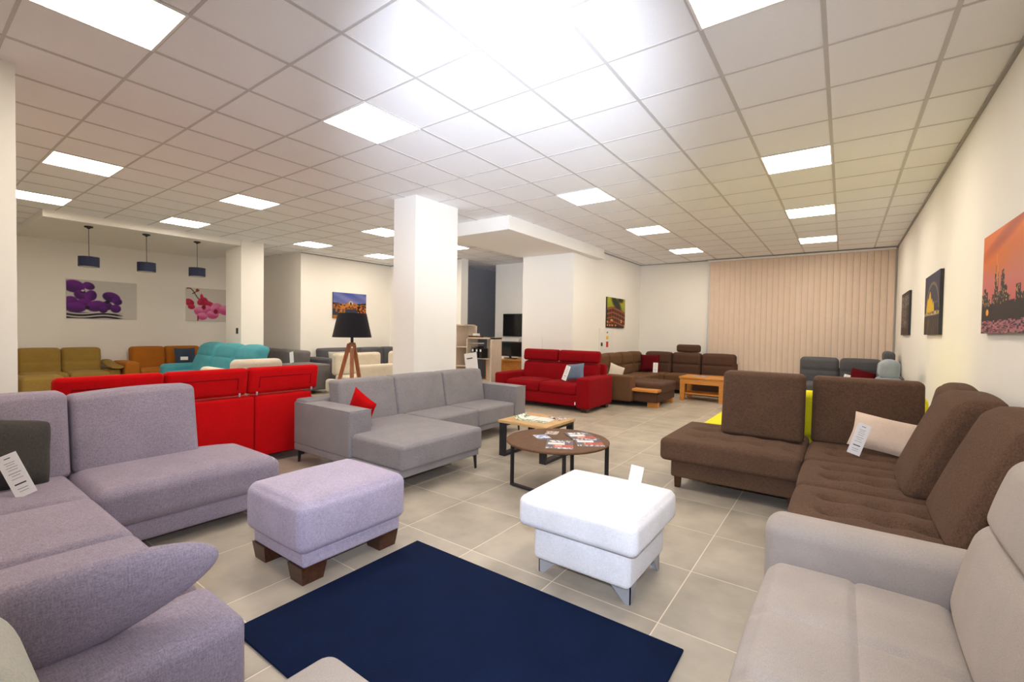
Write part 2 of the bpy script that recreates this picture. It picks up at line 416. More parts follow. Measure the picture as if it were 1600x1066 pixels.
# vertical blind across the far wall
bl = thing('vertical_blind', 'beige vertical slat blind covering the far wall from floor to ceiling', 'blind', (-.92, YF-.08, 0))
mb = MB(); x = -2.68; k = 0
while x < XR-.05:
    a = .10; dx, dy = .0551*math.cos(a), .0551*math.sin(a)
    cx = x+.056
    for_ = [(cx-dx, YF-.09-dy), (cx+dx, YF-.09+dy)]
    seg = 5; pts = []
    for q in range(seg+1):
        t = q/seg; bow = .006*math.sin(PI*t)
        pts.append((for_[0][0]+(for_[1][0]-for_[0][0])*t, for_[0][1]+(for_[1][1]-for_[0][1])*t-bow))
    poly = pts + [(p[0], p[1]+.0015) for p in pts[::-1]]
    mb.prism(poly, .05, CZ-.055)
    x += .1125; k += 1
mb.build('slat_panel', M_blind, bl, angle=60)
MB().box((-2.73, YF-.13, CZ-.06), (XR-.03, YF-.03, CZ-.022)).build('head_rail', M_white, bl, smooth=False)
MB().tube([(-2.705, YF-.14, CZ-.06), (-2.705, YF-.14, .95)], .006).build('wand', M_chrome, bl)
MB().tube([(-2.74, YF-.135, CZ-.06), (-2.74, YF-.135, 1.28), (-2.74, YF-.135, 1.18)], [.003, .003, .012]).build('pull_cord', M_white, bl)
# small wall fittings
ap = thing('access_panel', 'white access panel with fine outline low on the pier behind the deep red sofa', 'panel', (-5.1, 8.212, .3))
for x0, x1 in ((-5.62, -5.152), (-5.146, -4.62)): MB().box((x0, 8.212, .3), (x1, 8.218, 1.30)).build('leaf', M_wall, ap, smooth=False)
sk = thing('wall_socket', 'small black double socket on the far column beside the hanging lamps', 'socket', (-10.5, 4.46, 1.30))
MB().rbox((-10.49, 4.455, 1.245), (-10.41, 4.470, 1.37), .006, 2, 1).build('face_plate', M_blackp, sk)
MB().box((-10.475, 4.452, 1.315), (-10.425, 4.456, 1.355)).box((-10.475, 4.452, 1.26), (-10.425, 4.456, 1.30)).build('rocker', M_black, sk, smooth=False)
pn = thing('service_panel', 'white service panel with yellow and red stickers under the amphitheatre picture', 'panel', (-4.455, 9.87, .75))
MB().box((-4.455, 9.5, .75), (-4.435, 10.24, 1.49)).build('cover', M_white, pn, smooth=False)
MB().box((-4.4345, 9.84, 1.24), (-4.43, 9.95, 1.32)).build('yellow_sticker', M_yel, pn, smooth=False)
MB().box((-4.434, 9.84, 1.06), (-4.43, 9.95, 1.19)).build('red_sticker', M_rsq, pn, smooth=False)
MB().tube([(-4.434, 9.89, 1.40), (-4.425, 9.89, 1.40)], .02).build('keyhole', M_blackp, pn)
tag(MB().rbox((-4.46, 9.56, 1.09), (-4.425, 9.64, 1.17), .006, 2, 1).build('wall_switch', M_blackp), 'small black wall switch left of the red sticker on the white panel', 'switch')
tag(MB().rbox((-8.75, 10.0, 1.42), (-8.735, 10.1, 1.52), .005, 2, 1).build('wall_switch', M_blackp), 'small black wall switch on the dark grey corridor wall', 'switch')
hd = thing('door_lever', 'white lever cut by the left edge on the left pillar', 'handle', (-4.74, .45, 1.18))
MB().tube([(-4.74, .40, 1.2), (-4.69, .40, 1.2), (-4.675, .38, 1.2), (-4.675, .24, 1.2)], .011).build('lever', M_chrome, hd)
MB().rbox((-4.74, .375, 1.13), (-4.73, .425, 1.27), .004, 2, 1).build('plate', M_white, hd)

# ------------------------------------------------------------------ pictures
def canvas(label, w, h, fn, loc, rotz, nu=110, nv=80, depth=.03):
    """canvas print; local x to the right, z up, front faces -y"""
    r = thing('canvas_picture', label, 'picture', loc, None); r.rotation_euler = (0, 0, rotz)
    MB().box((-w/2, -depth, 0), (w/2, 0, h)).build('stretcher_frame', M_white if 'orchid' in label else M_blackp, r, origin=(0, 0, 0), smooth=False)
    us = np.linspace(0, 1, nu+1); vs = np.linspace(0, 1, nv+1); U, V = np.meshgrid(us, vs)
    me = bpy.data.meshes.new('printed_face')
    pts = np.stack([(U.ravel()-.5)*w, np.full(U.size, -depth-.0015), V.ravel()*h], 1)
    F = [(j*(nu+1)+i, j*(nu+1)+i+1, (j+1)*(nu+1)+i+1, (j+1)*(nu+1)+i) for j in range(nv) for i in range(nu)]
    me.from_pydata(pts.tolist(), [], F)
    col = np.clip(fn(U.ravel(), V.ravel()), 0, 1); lin = np.where(col <= .04045, col/12.92, ((col+.055)/1.055)**2.4)
    at = me.color_attributes.new('Col', 'FLOAT_COLOR', 'POINT')
    at.data.foreach_set('color', np.concatenate([lin, np.ones((len(lin), 1))], 1).astype(np.float32).ravel())
    me.materials.append(M_print); o = bpy.data.objects.new('printed_face', me); COL.objects.link(o); o.parent = r
    return r
def mixc(C, c, m): m = np.clip(m, 0, 1)[:, None]; return C*(1-m)+np.array(c)*m
def ell(u, v, cx, cy, a, b, ang=0, soft=.12, asp=1.4):
    x = (u-cx)*asp; y = v-cy; c, s = math.cos(ang), math.sin(ang)
    X, Y = x*c+y*s, -x*s+y*c
    return np.clip((1-np.sqrt((X/a)**2+(Y/b)**2))/soft, 0, 1), X/a, Y/b
def petals(C, u, v, lst, base, edge):
    for (cx, cy, a, b, ang) in lst:
        m, X, Y = ell(u, v, cx, cy, a, b, math.radians(ang))
        k = np.clip(.5+.5*np.sin(X*2+Y*5)*.15+.45*Y, 0, 1)[:, None]
        C = C*(1-m[:, None])+(np.array(base)*(1-k)+np.array(edge)*k)*m[:, None]
    return C
def art_purple(u, v):
    C = np.tile([.80, .79, .78], (len(u), 1))
    m = np.clip((.17-v)/.03, 0, 1)*np.clip((.80-u)/.1, 0, 1)*np.clip(.75+np.sin(v*75+np.sin(u*9)*2), 0, 1)
    C = mixc(C, (.08, .03, .12), m)
    C = petals(C, u, v, [(.10, .82, .22, .17, -10), (.05, .42, .16, .15, 30), (.20, .60, .16, .13, -35), (.30, .85, .10, .13, 60), (.33, .60, .15, .12, 80), (.24, .40, .17, .12, 0), (.40, .33, .20, .15, 20), (.12, .28, .22, .14, 0)], (.22, .03, .33), (.50, .16, .62))
    C = petals(C, u, v, [(.62, .58, .20, .14, -20), (.70, .48, .10, .12, 60), (.55, .35, .12, .13, 40), (.68, .28, .12, .12, 0), (.50, .25, .10, .10, 0)], (.18, .03, .28), (.42, .13, .56))
    for (x, y) in ((.22, .70), (.56, .45), (.28, .28)): C = mixc(C, (.06, .01, .10), ell(u, v, x, y, .05, .05)[0])
    C = mixc(C, (.85, .75, .9), ell(u, v, .22, .72, .035, .025)[0])
    return C
def art_pink(u, v):
    C = np.tile([.83, .81, .79], (len(u), 1))
    for t in np.linspace(0, 1, 60):
        x = .02+.42*t; y = .97-.45*t+.07*math.sin(t*9); C = mixc(C, (.22, .08, .08), ell(u, v, x, y, .018, .018, soft=.5)[0])
    for t in np.linspace(0, 1, 30): C = mixc(C, (.25, .09, .08), ell(u, v, .12+.12*t, .82+.12*t, .014, .014, soft=.5)[0])
    C = mixc(C, (.55, .22, .10), ell(u, v, .21, .93, .05, .05)[0])
    C = petals(C, u, v, [(.06, .55, .11, .14, 60), (.10, .42, .10, .08, 0), (.30, .60, .16, .11, 40), (.42, .52, .18, .10, -20), (.30, .68, .05, .16, 10)], (.60, .05, .20), (.85, .18, .38))
    C = petals(C, u, v, [(.26, .30, .17, .15, 0), (.38, .34, .17, .15, 30), (.50, .20, .18, .14, 0), (.58, .40, .18, .18, 40), (.30, .14, .15, .12, 0), (.75, .35, .20, .16, 0)], (.72, .20, .45), (.95, .62, .78))
    for (x, y) in ((.33, .42), (.56, .30)): C = mixc(C, (.55, .02, .12), ell(u, v, x, y, .06, .08)[0])
    C = mixc(C, (.45, .04, .14), ell(u, v, .22, .05, .02, .12)[0])
    return C
def nz(u, v, su, sv, seed=0):
    r = np.random.default_rng(seed); G = r.random((64, 64)); x = u*su; y = v*sv
    return G[np.floor(y).astype(int) % 64, np.floor(x).astype(int) % 64]
def art_bridge(u, v):
    C = np.stack([.25+.35*(1-v), .32+.22*(1-v), .62+.0*v], 1)
    cl = np.clip(np.sin(u*9+v*14)*.5+.3, 0, 1); C = mixc(C, (.62, .62, .80), cl*.5)
    hill = v < .52+.20*np.abs(u-.45)+.02*nz(u, v, 20, 1, 3)
    C = mixc(C, (.16, .10, .12), hill)
    band = (np.abs(v-.47) < .10); C = mixc(C, (.70, .42, .14), band*(nz(u, v, 40, 26, 4) > .45)*.9)
    dk = v < .36; W = np.stack([.12+.1*nz(u, v, 30, 14, 5), .16+.08*nz(u, v, 30, 14, 6), .28+0*u], 1); C = np.where(dk[:, None], W, C)
    C = mixc(C, (.78, .45, .12), (dk & (nz(u, v, 26, 8, 7) > .62) & ((u < .35) | (u > .75)))*.8)
    arch = (v < .62-1.2*(u-.52)**2) & (v > .47-2.6*(u-.52)**2) & (np.abs(u-.52) < .33); C = mixc(C, (.72, .46, .20), arch)
    C = mixc(C, (.30, .18, .10), arch & (nz(u, v, 30, 30, 8) > .7))
    C = mixc(C, (.90, .80, .62), ell(u, v, .52, .60, .09, .09)[0]*(v > .56)); C = mixc(C, (.30, .20, .2), ell(u, v, .52, .60, .05, .06)[0])
    C = mixc(C, (.10, .05, .05), (u > .72)*(v < .5)*(nz(u, v, 18, 30, 9) > .35)); C = mixc(C, (.8, .4, .08), (u > .72)*(v < .45)*(nz(u, v, 26, 30, 10) > .75))
    return C
def art_amphi(u, v):
    C = np.stack([.35+.5*v*nz(u, v, 1, 1), .35+.35*v, .08+0*u], 1)
    C = mixc(C, (.66, .60, .12), np.clip(.4+.6*np.sin(u*7-v*5+1), 0, 1)*.8)
    C = mixc(C, (.07, .09, .04), ell(u, v, .5, .80, .55, .20, -.5, .5)[0]); C = mixc(C, (.07, .09, .04), ell(u, v, .72, .95, .3, .12, 0, .6)[0])
    top = .70-.25*np.clip(u-.3, 0, 1)**1.2-.20*(u < .3)*(.3-u)
    body = v < top; C = mixc(C, (.42, .17, .05), body)
    vv = (top-v)/.68
    for k in range(4):
        b0 = .06+k*.22
        C = mixc(C, (.66, .36, .16), body & (np.abs(vv-b0) < .02))
        ar = body & (vv > b0+.05) & (vv < b0+.18) & (np.sin(u*46) > -.2); C = mixc(C, (.16, .05, .02), ar)
    C = mixc(C, (.06, .03, .02), (v < .07)); C = mixc(C, (.9, .6, .3), (v < .30)*(nz(u, v, 16, 18, 3) > .85)*body)
    return C
def art_skyline(u, v):
    C = np.stack([.84-.02*v, .40+.04*np.sin(v*9+u*3)+.06*(1-v), .34-.2*v+.22*(1-v)], 1)
    C = mixc(C, (.88, .42, .04), np.clip((v-.58)*3+.3*np.sin(u*6+v*9), 0, 1)); C = mixc(C, (.62, .20, .06), np.clip(np.sin(u*5-v*16+1), 0, 1)*np.clip((v-.70)*4, 0, .7))
    C = mixc(C, (.80, .50, .50), np.clip(1-np.abs(v-.50)*4, 0, 1)*.6)
    def tower(x0, x1, h, c=(.10, .10, .16)):
        nonlocal C
        m = (u > x0*1.5) & (u < x1*1.5) & (v < h) & (v > .12); C = mixc(C, c, m); C = mixc(C, (.80, .62, .42), m & (nz(u, v, 90, 70, int(x0*100)) > .87))
    for x0, x1, h in ((0, .05, .40), (.03, .07, .46), (.07, .10, .42), (.10, .14, .34), (.14, .18, .30), (.17, .20, .38), (.205, .26, .58), (.22, .245, .66), (.26, .30, .40), (.30, .35, .54), (.31, .34, .60), (.35, .39, .44), (.39, .43, .36), (.43, .5, .30), (.5, .56, .42), (.56, .6, .34), (.62, .68, .50), (.7, .76, .36), (.78, .84, .44), (.86, 1, .32)):
        tower(x0, x1, h)
    C = mixc(C, (.95, .55, .2), (np.abs(u-.348) < .005) & (v < .76) & (v > .5)); C = mixc(C, (.95, .6, .15), (np.abs(u-.368) < .009) & (v < .66) & (v > .45))
    C = mixc(C, (.10, .08, .12), (v < .27+.03*nz(u, v, 40, 1, 4)) & (v > .12)); C = mixc(C, (.95, .65, .15), ell(u, v, .15, .21, .05, .035)[0])
    wtr = v < .13; C = np.where(wtr[:, None], np.stack([.55+.25*nz(u, v, 30, 160, 11), .32+.2*nz(u, v, 30, 160, 12), .48+0*u], 1), C)
    C = mixc(C, (.10, .07, .12), wtr*(nz(u, v, 30, 150, 13) > .55))
    return C
def art_bay(u, v):
    C = np.stack([.08+.05*v, .10+.05*v, .22+.10*v], 1)
    a = np.abs(np.hypot((u-.55)/.42, (v-.42)/.42)-1) < .06; C = mixc(C, (.45, .42, .35), a & (v > .42)); C = mixc(C, (.30, .32, .36), (np.abs(v-.52) < .015))
    for (x, h, w_) in ((.25, .62, .13), (.38, .72, .14), (.52, .60, .12), (.63, .54, .09)):
        m = (v < h-((u-x)/w_)**2*.35) & (v > .38) & (u > x-w_) & (u < x+w_*.6); C = mixc(C, (.86, .70, .10), m)
    C = mixc(C, (.85, .75, .5), (np.abs(v-.35) < .03) & (nz(u, v, 60, 60, 3) > .5)); C = mixc(C, (.55, .42, .10), (v < .3)*(nz(u, v, 40, 8, 5) > .55)*.7)
    C = mixc(C, (.08, .07, .08), (v < .3)*(nz(u, v, 40, 8, 6) > .5)*.8)
    return C
def art_night(u, v):
    C = np.tile([.05, .045, .05], (len(u), 1)); st = nz(u, v, 30, 3, 4) > .62
    C = mixc(C, (.62, .58, .56), st & (nz(u, v, 60, 50, 5) > .45) & (v > .18) & (v < .92)); C = mixc(C, (.45, .12, .08), (v < .6)*(nz(u, v, 22, 40, 8) > .86))
    return C
canvas('wide canvas of purple orchids over dark water on the far left wall', 1.16, .81, art_purple, (XL+.001, 2.842, 1.52), PI/2)
canvas('canvas of pink orchids on a dark twig, half hidden by the far column', 1.16, .81, art_pink, (XL+.001, 4.96, 1.525), PI/2)
canvas('canvas of a lit arched bridge at dusk above the tripod lamp', 1.0, .67, art_bridge, (-10.649, 7.33, 1.655), PI/2, 90, 70)
canvas('canvas of a brown amphitheatre under a yellow sky, left of the blind', 1.07, .71, art_amphi, (-4.459, 10.375, 1.515), PI/2, 90, 70)
canvas('large canvas of an orange sunset city skyline, nearest on the right wall', 1.07, .69, art_skyline, (XR-.001, 4.185, 1.445), -PI/2, 180, 130)
canvas('dark canvas of a bay at night with yellow sails, middle of the right wall', 1.07, .70, art_bay, (XR-.001, 7.12, 1.44), -PI/2)
canvas('nearly black night canvas with pale streaks, farthest on the right wall', 1.10, .70, art_night, (XR-.001, 9.95, 1.44), -PI/2, 90, 80)

# ------------------------------------------------------------------ hanging lamps
P0 = None
for lab, loc in (('leftmost of the three navy drum pendant lamps over the olive sofa', (-10.67, 2.15, 3.1)),
                 ('middle one of the three navy drum pendant lamps, between the orchid pictures', (-10.62, 2.95, 3.1)),
                 ('rightmost of the three navy drum pendant lamps, beside the far column', (-10.62, 3.78, 3.1))):
    if P0 is None:
        P0 = thing('pendant_lamp', lab, 'lamp', loc, 'navy drum pendant lamps')
        Z0 = (0, 0, 0)
        MB().lathe([(0, 0), (.06, 0), (.06, -.02), (.03, -.03), (.012, -.045), (0, -.045)], n=24).build('ceiling_rose', M_black, P0, origin=Z0)
        MB().tube([(0, 0, -.04), (.004, 0, -.25), (0, .003, -.60)], .005, 8).build('cord', M_black, P0, origin=Z0)
        sh = MB().lathe([(.134, -.53), (.141, -.53), (.141, -.70), (.134, -.70), (.134, -.53)], n=40).build('shade', M_nshade, P0, origin=Z0)
        MB().lathe([(0, -.69), (.134, -.692), (.134, -.696), (0, -.696)], n=32).build('diffuser_plate', M_white, sh, origin=Z0)
        MB().tube([(0, 0, -.58), (0, 0, -.65)], .02).build('lamp_holder', M_black, P0, origin=Z0)
    else:
        c = copy_tree(P0); c.location = loc; c['label'] = lab

# ------------------------------------------------------------------ rug
tag(MB().rbox((-2.25, .945, .001), (-.535, 2.078, .014), .006, 2, 4).build('rug', M_rug), 'dark navy blue rectangular rug on the tiled floor between the two poufs', 'rug')

# ------------------------------------------------------------------ lilac corner sofa (left foreground)
so = thing('corner_sofa', 'lilac grey linen corner sofa with wing armrest, left foreground', 'sofa', (-3.2, .3, 0))
mb = MB().rbox((-4.2, -.45, .07), (-3.47, 1.76, .2), .03, 3, 4); mb.rbox((-3.6, -.45, .07), (-1.95, .66, .2), .03, 3, 4); mb.build('base', M_lilac, so)
def slope_end(P):
    P = P.copy(); t = np.clip((P[:, 1]-1.35)/.45, 0, 1); P[:, 2] -= .03*t*t*(P[:, 2] > .3); return P
MB().rbox((-4.2, .715, .185), (-3.44, 1.80, .445), .075, 4, 8, {'+z': .012}, slope_end).build('seat', M_lilac, so)
for x0, x1 in ((-4.2, -3.468), (-3.462, -2.713), (-2.707, -1.96)):
    MB().rbox((x0, -.35, .17), (x1, .715, .43), .055, 4, 7, {'+z': .022}).build('seat', M_lilac, so)
def backfn(P):
    P = P.copy(); t = np.clip((P[:, 2]-.42)/.55, 0, 1); P[:, 0] += -.10*t-.03*np.sin(t*PI)*0; return P
def fat_top(y0, y1):
    def g(P):
        P = P.copy(); u = (P[:, 1]-(y0+y1)/2)/((y1-y0)/2); t = np.clip((P[:, 2]-.42)/.55, 0, 1)
        P[:, 2] += -.012*u*u*t+.012*t*u; P[:, 1] += .02*t*(1-t)*4*np.sign(u)*0; return P
    return g
MB().rbox((-4.25, .735, .42), (-4.03, 1.455, .945), .038, 4, 8, {'+x': .014, '-x': .02, '+z': .006}, comp(backfn, fat_top(.735, 1.455))).build('backrest', M_lilac, so)
MB().rbox((-4.25, -.10, .41), (-4.03, .725, .955), .038, 4, 8, {'+x': .014, '-x': .02, '+z': .006}, comp(backfn, fat_top(-.10, .725))).build('backrest', M_lilac, so)
for x0, x1 in ((-4.02, -3.468), (-3.462, -2.713), (-2.707, -1.96)):
    MB().rbox((x0, -.52, .40), (x1, -.30, .90), .06, 3, 5, {'+y': .02}, lean('y', .4, -.15)).build('backrest', M_lilac, so)
MB().rbox((-1.965, -.55, .03), (-1.625, .735, .425), .045, 4, 6, {'+z': .006, '+x': .008}).build('arm_box', M_lilac, so)
secs = []
for t in 1-np.linspace(1, 0, 26)**1.8:
    y = -.55+1.245*t
    k = (1-max(0, (t-.45)/.55)**2.8)**.58        # rounds off towards the tip
    zc = .515+.095*max(0, (t-.45)/.55)**1.2
    xc = -1.90+.13*max(0, (t-.4)/.6)
    hh = .158*k+.003; ww = .064*(k**.7)+.003; a = .28
    secs.append(((xc, y, zc), (ww*math.cos(a), 0, -ww*math.sin(a)), (hh*math.sin(a), 0, hh*math.cos(a))))
MB().loft(secs, 24, 2.5).build('wing_arm', M_lilac, so, angle=80)
MB().rbox((-4.30, -.5, .08), (-4.18, 1.40, .43), .02, 2, 3).rbox((-4.1, -.56, .08), (-1.97, -.40, .56), .02, 2, 3).build('back_frame', M_lilac, so)
mb = MB()
for x, y in ((-4.15, 1.7), (-3.55, 1.7), (-4.15, -.4), (-3.0, .6), (-2.1, .55)): MB().tube([(x, y, 0), (x, y, .08)], .02).build('foot', M_black, so)
pil = place_pillow('dark taupe cushion leaning in the corner of the lilac sofa, at the left edge', M_taupe, .46, .44, .20, (-3.86, .40, .44), (math.radians(-20), math.radians(14), math.radians(112)), name='throw_pillow')
price_tag('tilted white price card leaning on the dark taupe cushion of the lilac sofa', (-3.66, .475, .452), (math.radians(-12), math.radians(-24), math.radians(68)), .09, .25)

# lilac pouf
po = thing('footstool', 'lilac linen footstool on wedge shaped walnut feet beside the navy rug', 'footstool', (-2.62, 1.66, 0))
MB().rbox((-2.90, 1.335, .095), (-2.335, 2.0, .185), .018, 3, 4).build('base', M_lilac2, po)
def crown(P):
    P = P.copy(); return P
MB().rbox((-2.935, 1.30, .175), (-2.30, 2.03, .46), .055, 5, 8, {'+z': .02, '+x': .014, '-y': .014, '-x': .014}).build('cushion', M_lilac2, po)
def foot(mbx, x0, x1, y0, y1, h, tx, ty):
    """block foot, narrower at the floor"""
    cx, cy = (x0+x1)/2, (y0+y1)/2
    def g(P):
        P = P.copy(); lowm = P[:, 2] < h/2
        P[lowm, 0] = cx+(P[lowm, 0]-cx)*tx; P[lowm, 1] = cy+(P[lowm, 1]-cy)*ty; return P
    return mbx.box((x0, y0, 0), (x1, y1, h), g)
for x, y in ((-2.82, 1.40), (-2.41, 1.40), (-2.82, 1.91), (-2.41, 1.91)):
    foot(MB(), x-.075, x+.075, y-.075, y+.075, .10, .82, .82).build('foot', M_walnut, po, smooth=False)

# white pouf
wp = thing('footstool', 'white chenille storage footstool on splayed silver feet', 'footstool', (-1.13, 2.47, 0))
MB().rbox((-1.42, 2.20, .10), (-.84, 2.75, .31), .03, 3, 5, {'-y': .012, '+x': .008}).build('base', M_whitef, wp)
MB().rbox((-1.485, 2.13, .30), (-.785, 2.80, .472), .04, 4, 8, {'+z': .02, '-y': .006, '+x': .008}).build('lid_cushion', M_whitef, wp)
for x, y, sx, sy in ((-.90, 2.30, 1, -1), (-1.37, 2.30, -1, -1), (-.90, 2.68, 1, 1), (-1.37, 2.68, -1, 1)):
    mb = MB()
    for a in (0, 1):
        if a == 0: poly = [(x-sx*.09, .10), (x+sx*.045, .10), (x+sx*.045, 0), (x+sx*.012, 0)]; mb.prism(poly, y+sy*.032, y+sy*.038, 'xz')
        else: poly = [(y-sy*.06, .10), (y+sy*.038, .10), (y+sy*.038, 0), (y+sy*.01, 0)]; mb.prism(poly, x+sx*.039, x+sx*.045, 'yz')
    mb.build('foot', M_steel, wp, smooth=False)
price_tag('white price card standing on the white footstool', (-1.0, 2.66, .488), (math.radians(-8), math.radians(10), math.radians(20)), .075, .12, False)

# near left corner: ribbed armchair and beige pouf, mostly outside the frame
ac = thing('armchair', 'pale ribbed armchair, only its rounded back showing in the bottom left corner', 'armchair', (-1.2, -.25, 0))
def ribs(P):
    P = P.copy(); P[:, 2] += 0; return P
MB().rbox((-1.56, -.75, .10), (-1.0, .175, .86), .16, 6, 8, {'+x': .01}).build('backrest', M_rib, ac)
MB().rbox((-1.05, -.62, .12), (-.5, .02, .42), .06, 3, 5, {'+z': .02}).build('seat', M_rib, ac)
MB().rbox((-1.0, -.78, .10), (-.5, -.62, .58), .05, 3, 4).build('arm', M_rib, ac)
MB().rbox((-1.0, .02, .10), (-.5, .14, .40), .05, 3, 4).build('arm', M_rib, ac)
for x, y in ((-1.45, -.6), (-1.45, .05), (-.6, -.6), (-.6, .05)): MB().tube([(x, y, 0), (x, y, .13)], [.014, .022]).build('leg', M_walnut, ac)
bp_ = thing('footstool', 'beige upholstered footstool cut by the bottom edge, standing at the rug', 'footstool', (-.9, .5, 0))
MB().rbox((-1.235, .20, .24), (-.55, .80, .455), .06, 4, 6, {'+z': .012}).build('cushion', M_beige, bp_)
MB().rbox((-1.20, .21, .12), (-.59, .77, .26), .02, 2, 3).build('base', M_beige, bp_)
for x, y in ((-1.14, .27), (-1.14, .71), (-.65, .27), (-.65, .71)): MB().tube([(x, y, 0), (x, y, .13)], [.012, .018]).build('leg', M_walnut, bp_)

# ------------------------------------------------------------------ pale sofa, right foreground
ps = thing('sofa', 'pale grey velour sofa with high headrest, right foreground', 'sofa', (.25, 1.4, 0))
MB().rbox((-.22, .5, .07), (.74, 2.45, .27), .03, 3, 5).build('base', M_beige, ps)
def seatdip(P):
    P = P.copy(); top = np.clip((P[:, 2]-.36)/.08, 0, 1)
    P[:, 2] -= top*.012*np.exp(-((P[:, 0]-.06)/.012)**2)
    for yy in (1.80, 1.42):
        P[:, 2] -= top*.016*np.exp(-((P[:, 1]-yy+.10*(P[:, 0]-.06))/.016)**2)
    return P
MB().rbox((-.235, 1.26, .25), (.36, 2.29, .44), .06, 4, 44, {'+z': .022, '-x': .02}, seatdip).build('seat', M_beige, ps)
MB().rbox((-.235, .55, .25), (.36, 1.25, .44), .06, 4, 6, {'+z': .022, '-x': .02}).build('seat', M_beige, ps)
def armfn(P):
    P = P.copy(); t = np.clip((P[:, 2]-.3)/.32, 0, 1); P[:, 1] += .0*t; return P
MB().rbox((-.265, 2.29, .06), (.74, 2.485, .605), .075, 5, 5, {'-y': .0}).build('arm', M_beige, ps)
MB().rbox((.33, 1.30, .40), (.62, 2.30, .80), .085, 5, 8, {'-x': .045}, lean('x', .4, .22)).build('backrest', M_beige, ps)
MB().rbox((.33, .55, .40), (.62, 1.27, .80), .085, 4, 6, {'-x': .045}, lean('x', .4, .22)).build('backrest', M_beige, ps)
MB().rbox((.40, 1.36, .755), (.56, 2.24, 1.035), .065, 5, 6, {'-x': .03}, lean('x', .75, .28)).build('headrest', M_beige, ps)
MB().rbox((.60, .5, .1), (.755, 2.45, .70), .05, 3, 5).build('back_frame', M_beige, ps)
for x, y in ((-.15, .6), (-.15, 2.38), (.68, .6), (.68, 2.38)): MB().tube([(x, y, 0), (x, y, .08)], .022).build('foot', M_black, ps)

# ------------------------------------------------------------------ brown corner sofa, right
br = thing('corner_sofa', 'brown corduroy corner sofa with loose upright cushions along the right wall', 'sofa', (0, 4.3, 0))
MB().rbox((-1.24, 4.20, .115), (.78, 5.10, .28), .02, 3, 4).build('base', M_brown, br)
MB().rbox((-.19, 2.52, .115), (.78, 4.25, .28), .02, 3, 4).build('base', M_brown, br)
def tuft(pts, lines, zt, d=.028, s=.055, dl=.010):
    def g(P):
        P = P.copy(); top = np.clip((P[:, 2]-(zt-.09))/.07, 0, 1)
        for (x, y) in pts: P[:, 2] -= top*d*np.exp(-(((P[:, 0]-x)**2+(P[:, 1]-y)**2)/s**2))
        for ax, c, a, b in lines:
            k = 0 if ax == 'x' else 1
            w_ = np.clip((P[:, 1-k]-a)/.04, 0, 1)*np.clip((b-P[:, 1-k])/.04, 0, 1)
            P[:, 2] -= top*dl*w_*np.exp(-((P[:, k]-c)/.035)**2)
        return P
    return g
tp = [(x, y) for x in (-1.05, -.80, -.55, -.32) for y in (4.42, 4.72, 5.0)]
MB().rbox((-1.325, 4.13, .265), (-.232, 5.15, .465), .045, 4, 40, {'+z': .016}, tuft(tp, [('y', 4.42, -1.2, -.3), ('y', 4.72, -1.2, -.3)], .465, .045, .06, .022)).build('seat', M_brown, br)
for (y0, y1) in ((2.75, 3.485), (3.495, 4.215), (4.225, 4.98)):
    yy = (y1-y0)
    tp = [(x, y0+yy*k) for x in (-.02, .20, .38) for k in (.33, .67)]
    MB().rbox((-.225, y0, .265), (.55, y1, .458), .045, 4, 30, {'+z': .018, '-x': .01}, tuft(tp, [('y', y0+yy*.33, -.1, .5), ('y', y0+yy*.67, -.1, .5)], .458, .042, .055, .024)).build('seat', M_brown, br)
# loose back cushions
MB().rbox((-.935, 4.72, .455), (-.262, 4.92, 1.055), .042, 4, 7, {'-y': .02, '+y': .02}, lean('y', .45, .14)).build('back_cushion', M_brown, br)
MB().rbox((-.215, 4.90, .45), (.555, 5.09, 1.04), .042, 4, 7, {'-y': .02, '+y': .02}, lean('y', .45, .14)).build('back_cushion', M_brown, br)
#
def bk(y0, y1, top, x0=.30, k=.27, th=.21, sk=0):
    def g(P):
        P = P.copy(); t = np.clip((P[:, 2]-.45)/(top-.45), 0, 1); u = (P[:, 1]-(y0+y1)/2)/((y1-y0)/2)
        P[:, 0] += k*t; P[:, 2] -= .02*u*u*t; P[:, 1] -= sk*(P[:, 0]-x0); return P
    MB().rbox((x0, y0, .445), (x0+th, y1, top), .06, 5, 8, {'-x': .03, '+z': .012}, g).build('back_cushion', M_brown, br)
bk(3.54, 4.22, 1.075, .30, .24, .22, .05); bk(2.74, 3.47, 1.07, .385, .24, .21); bk(4.24, 4.80, 1.075, .50, .10, .17)
MB().rbox((.62, 2.6, .11), (.80, 5.1, .62), .04, 3, 5).build('back_frame', M_brown, br)
for x, y in ((-1.20, 4.30), (-.3, 4.27), (-1.20, 5.0), (.7, 5.0), (.70, 2.62), (-.1, 2.62)):
    foot(MB(), x-.028, x+.028, y-.028, y+.028, .12, .8, .8).build('leg', M_walnut, br, smooth=False)
place_pillow('cream satin pillow lying against the brown corduroy sofa corner', M_peach, .50, .30, .13, (.29, 4.62, .49), (math.radians(-30), math.radians(8), math.radians(-8)))
price_tag('white price card leaning on the cream satin pillow', (.085, 4.44, .492), (math.radians(-12), math.radians(18), math.radians(5)), .085, .25)

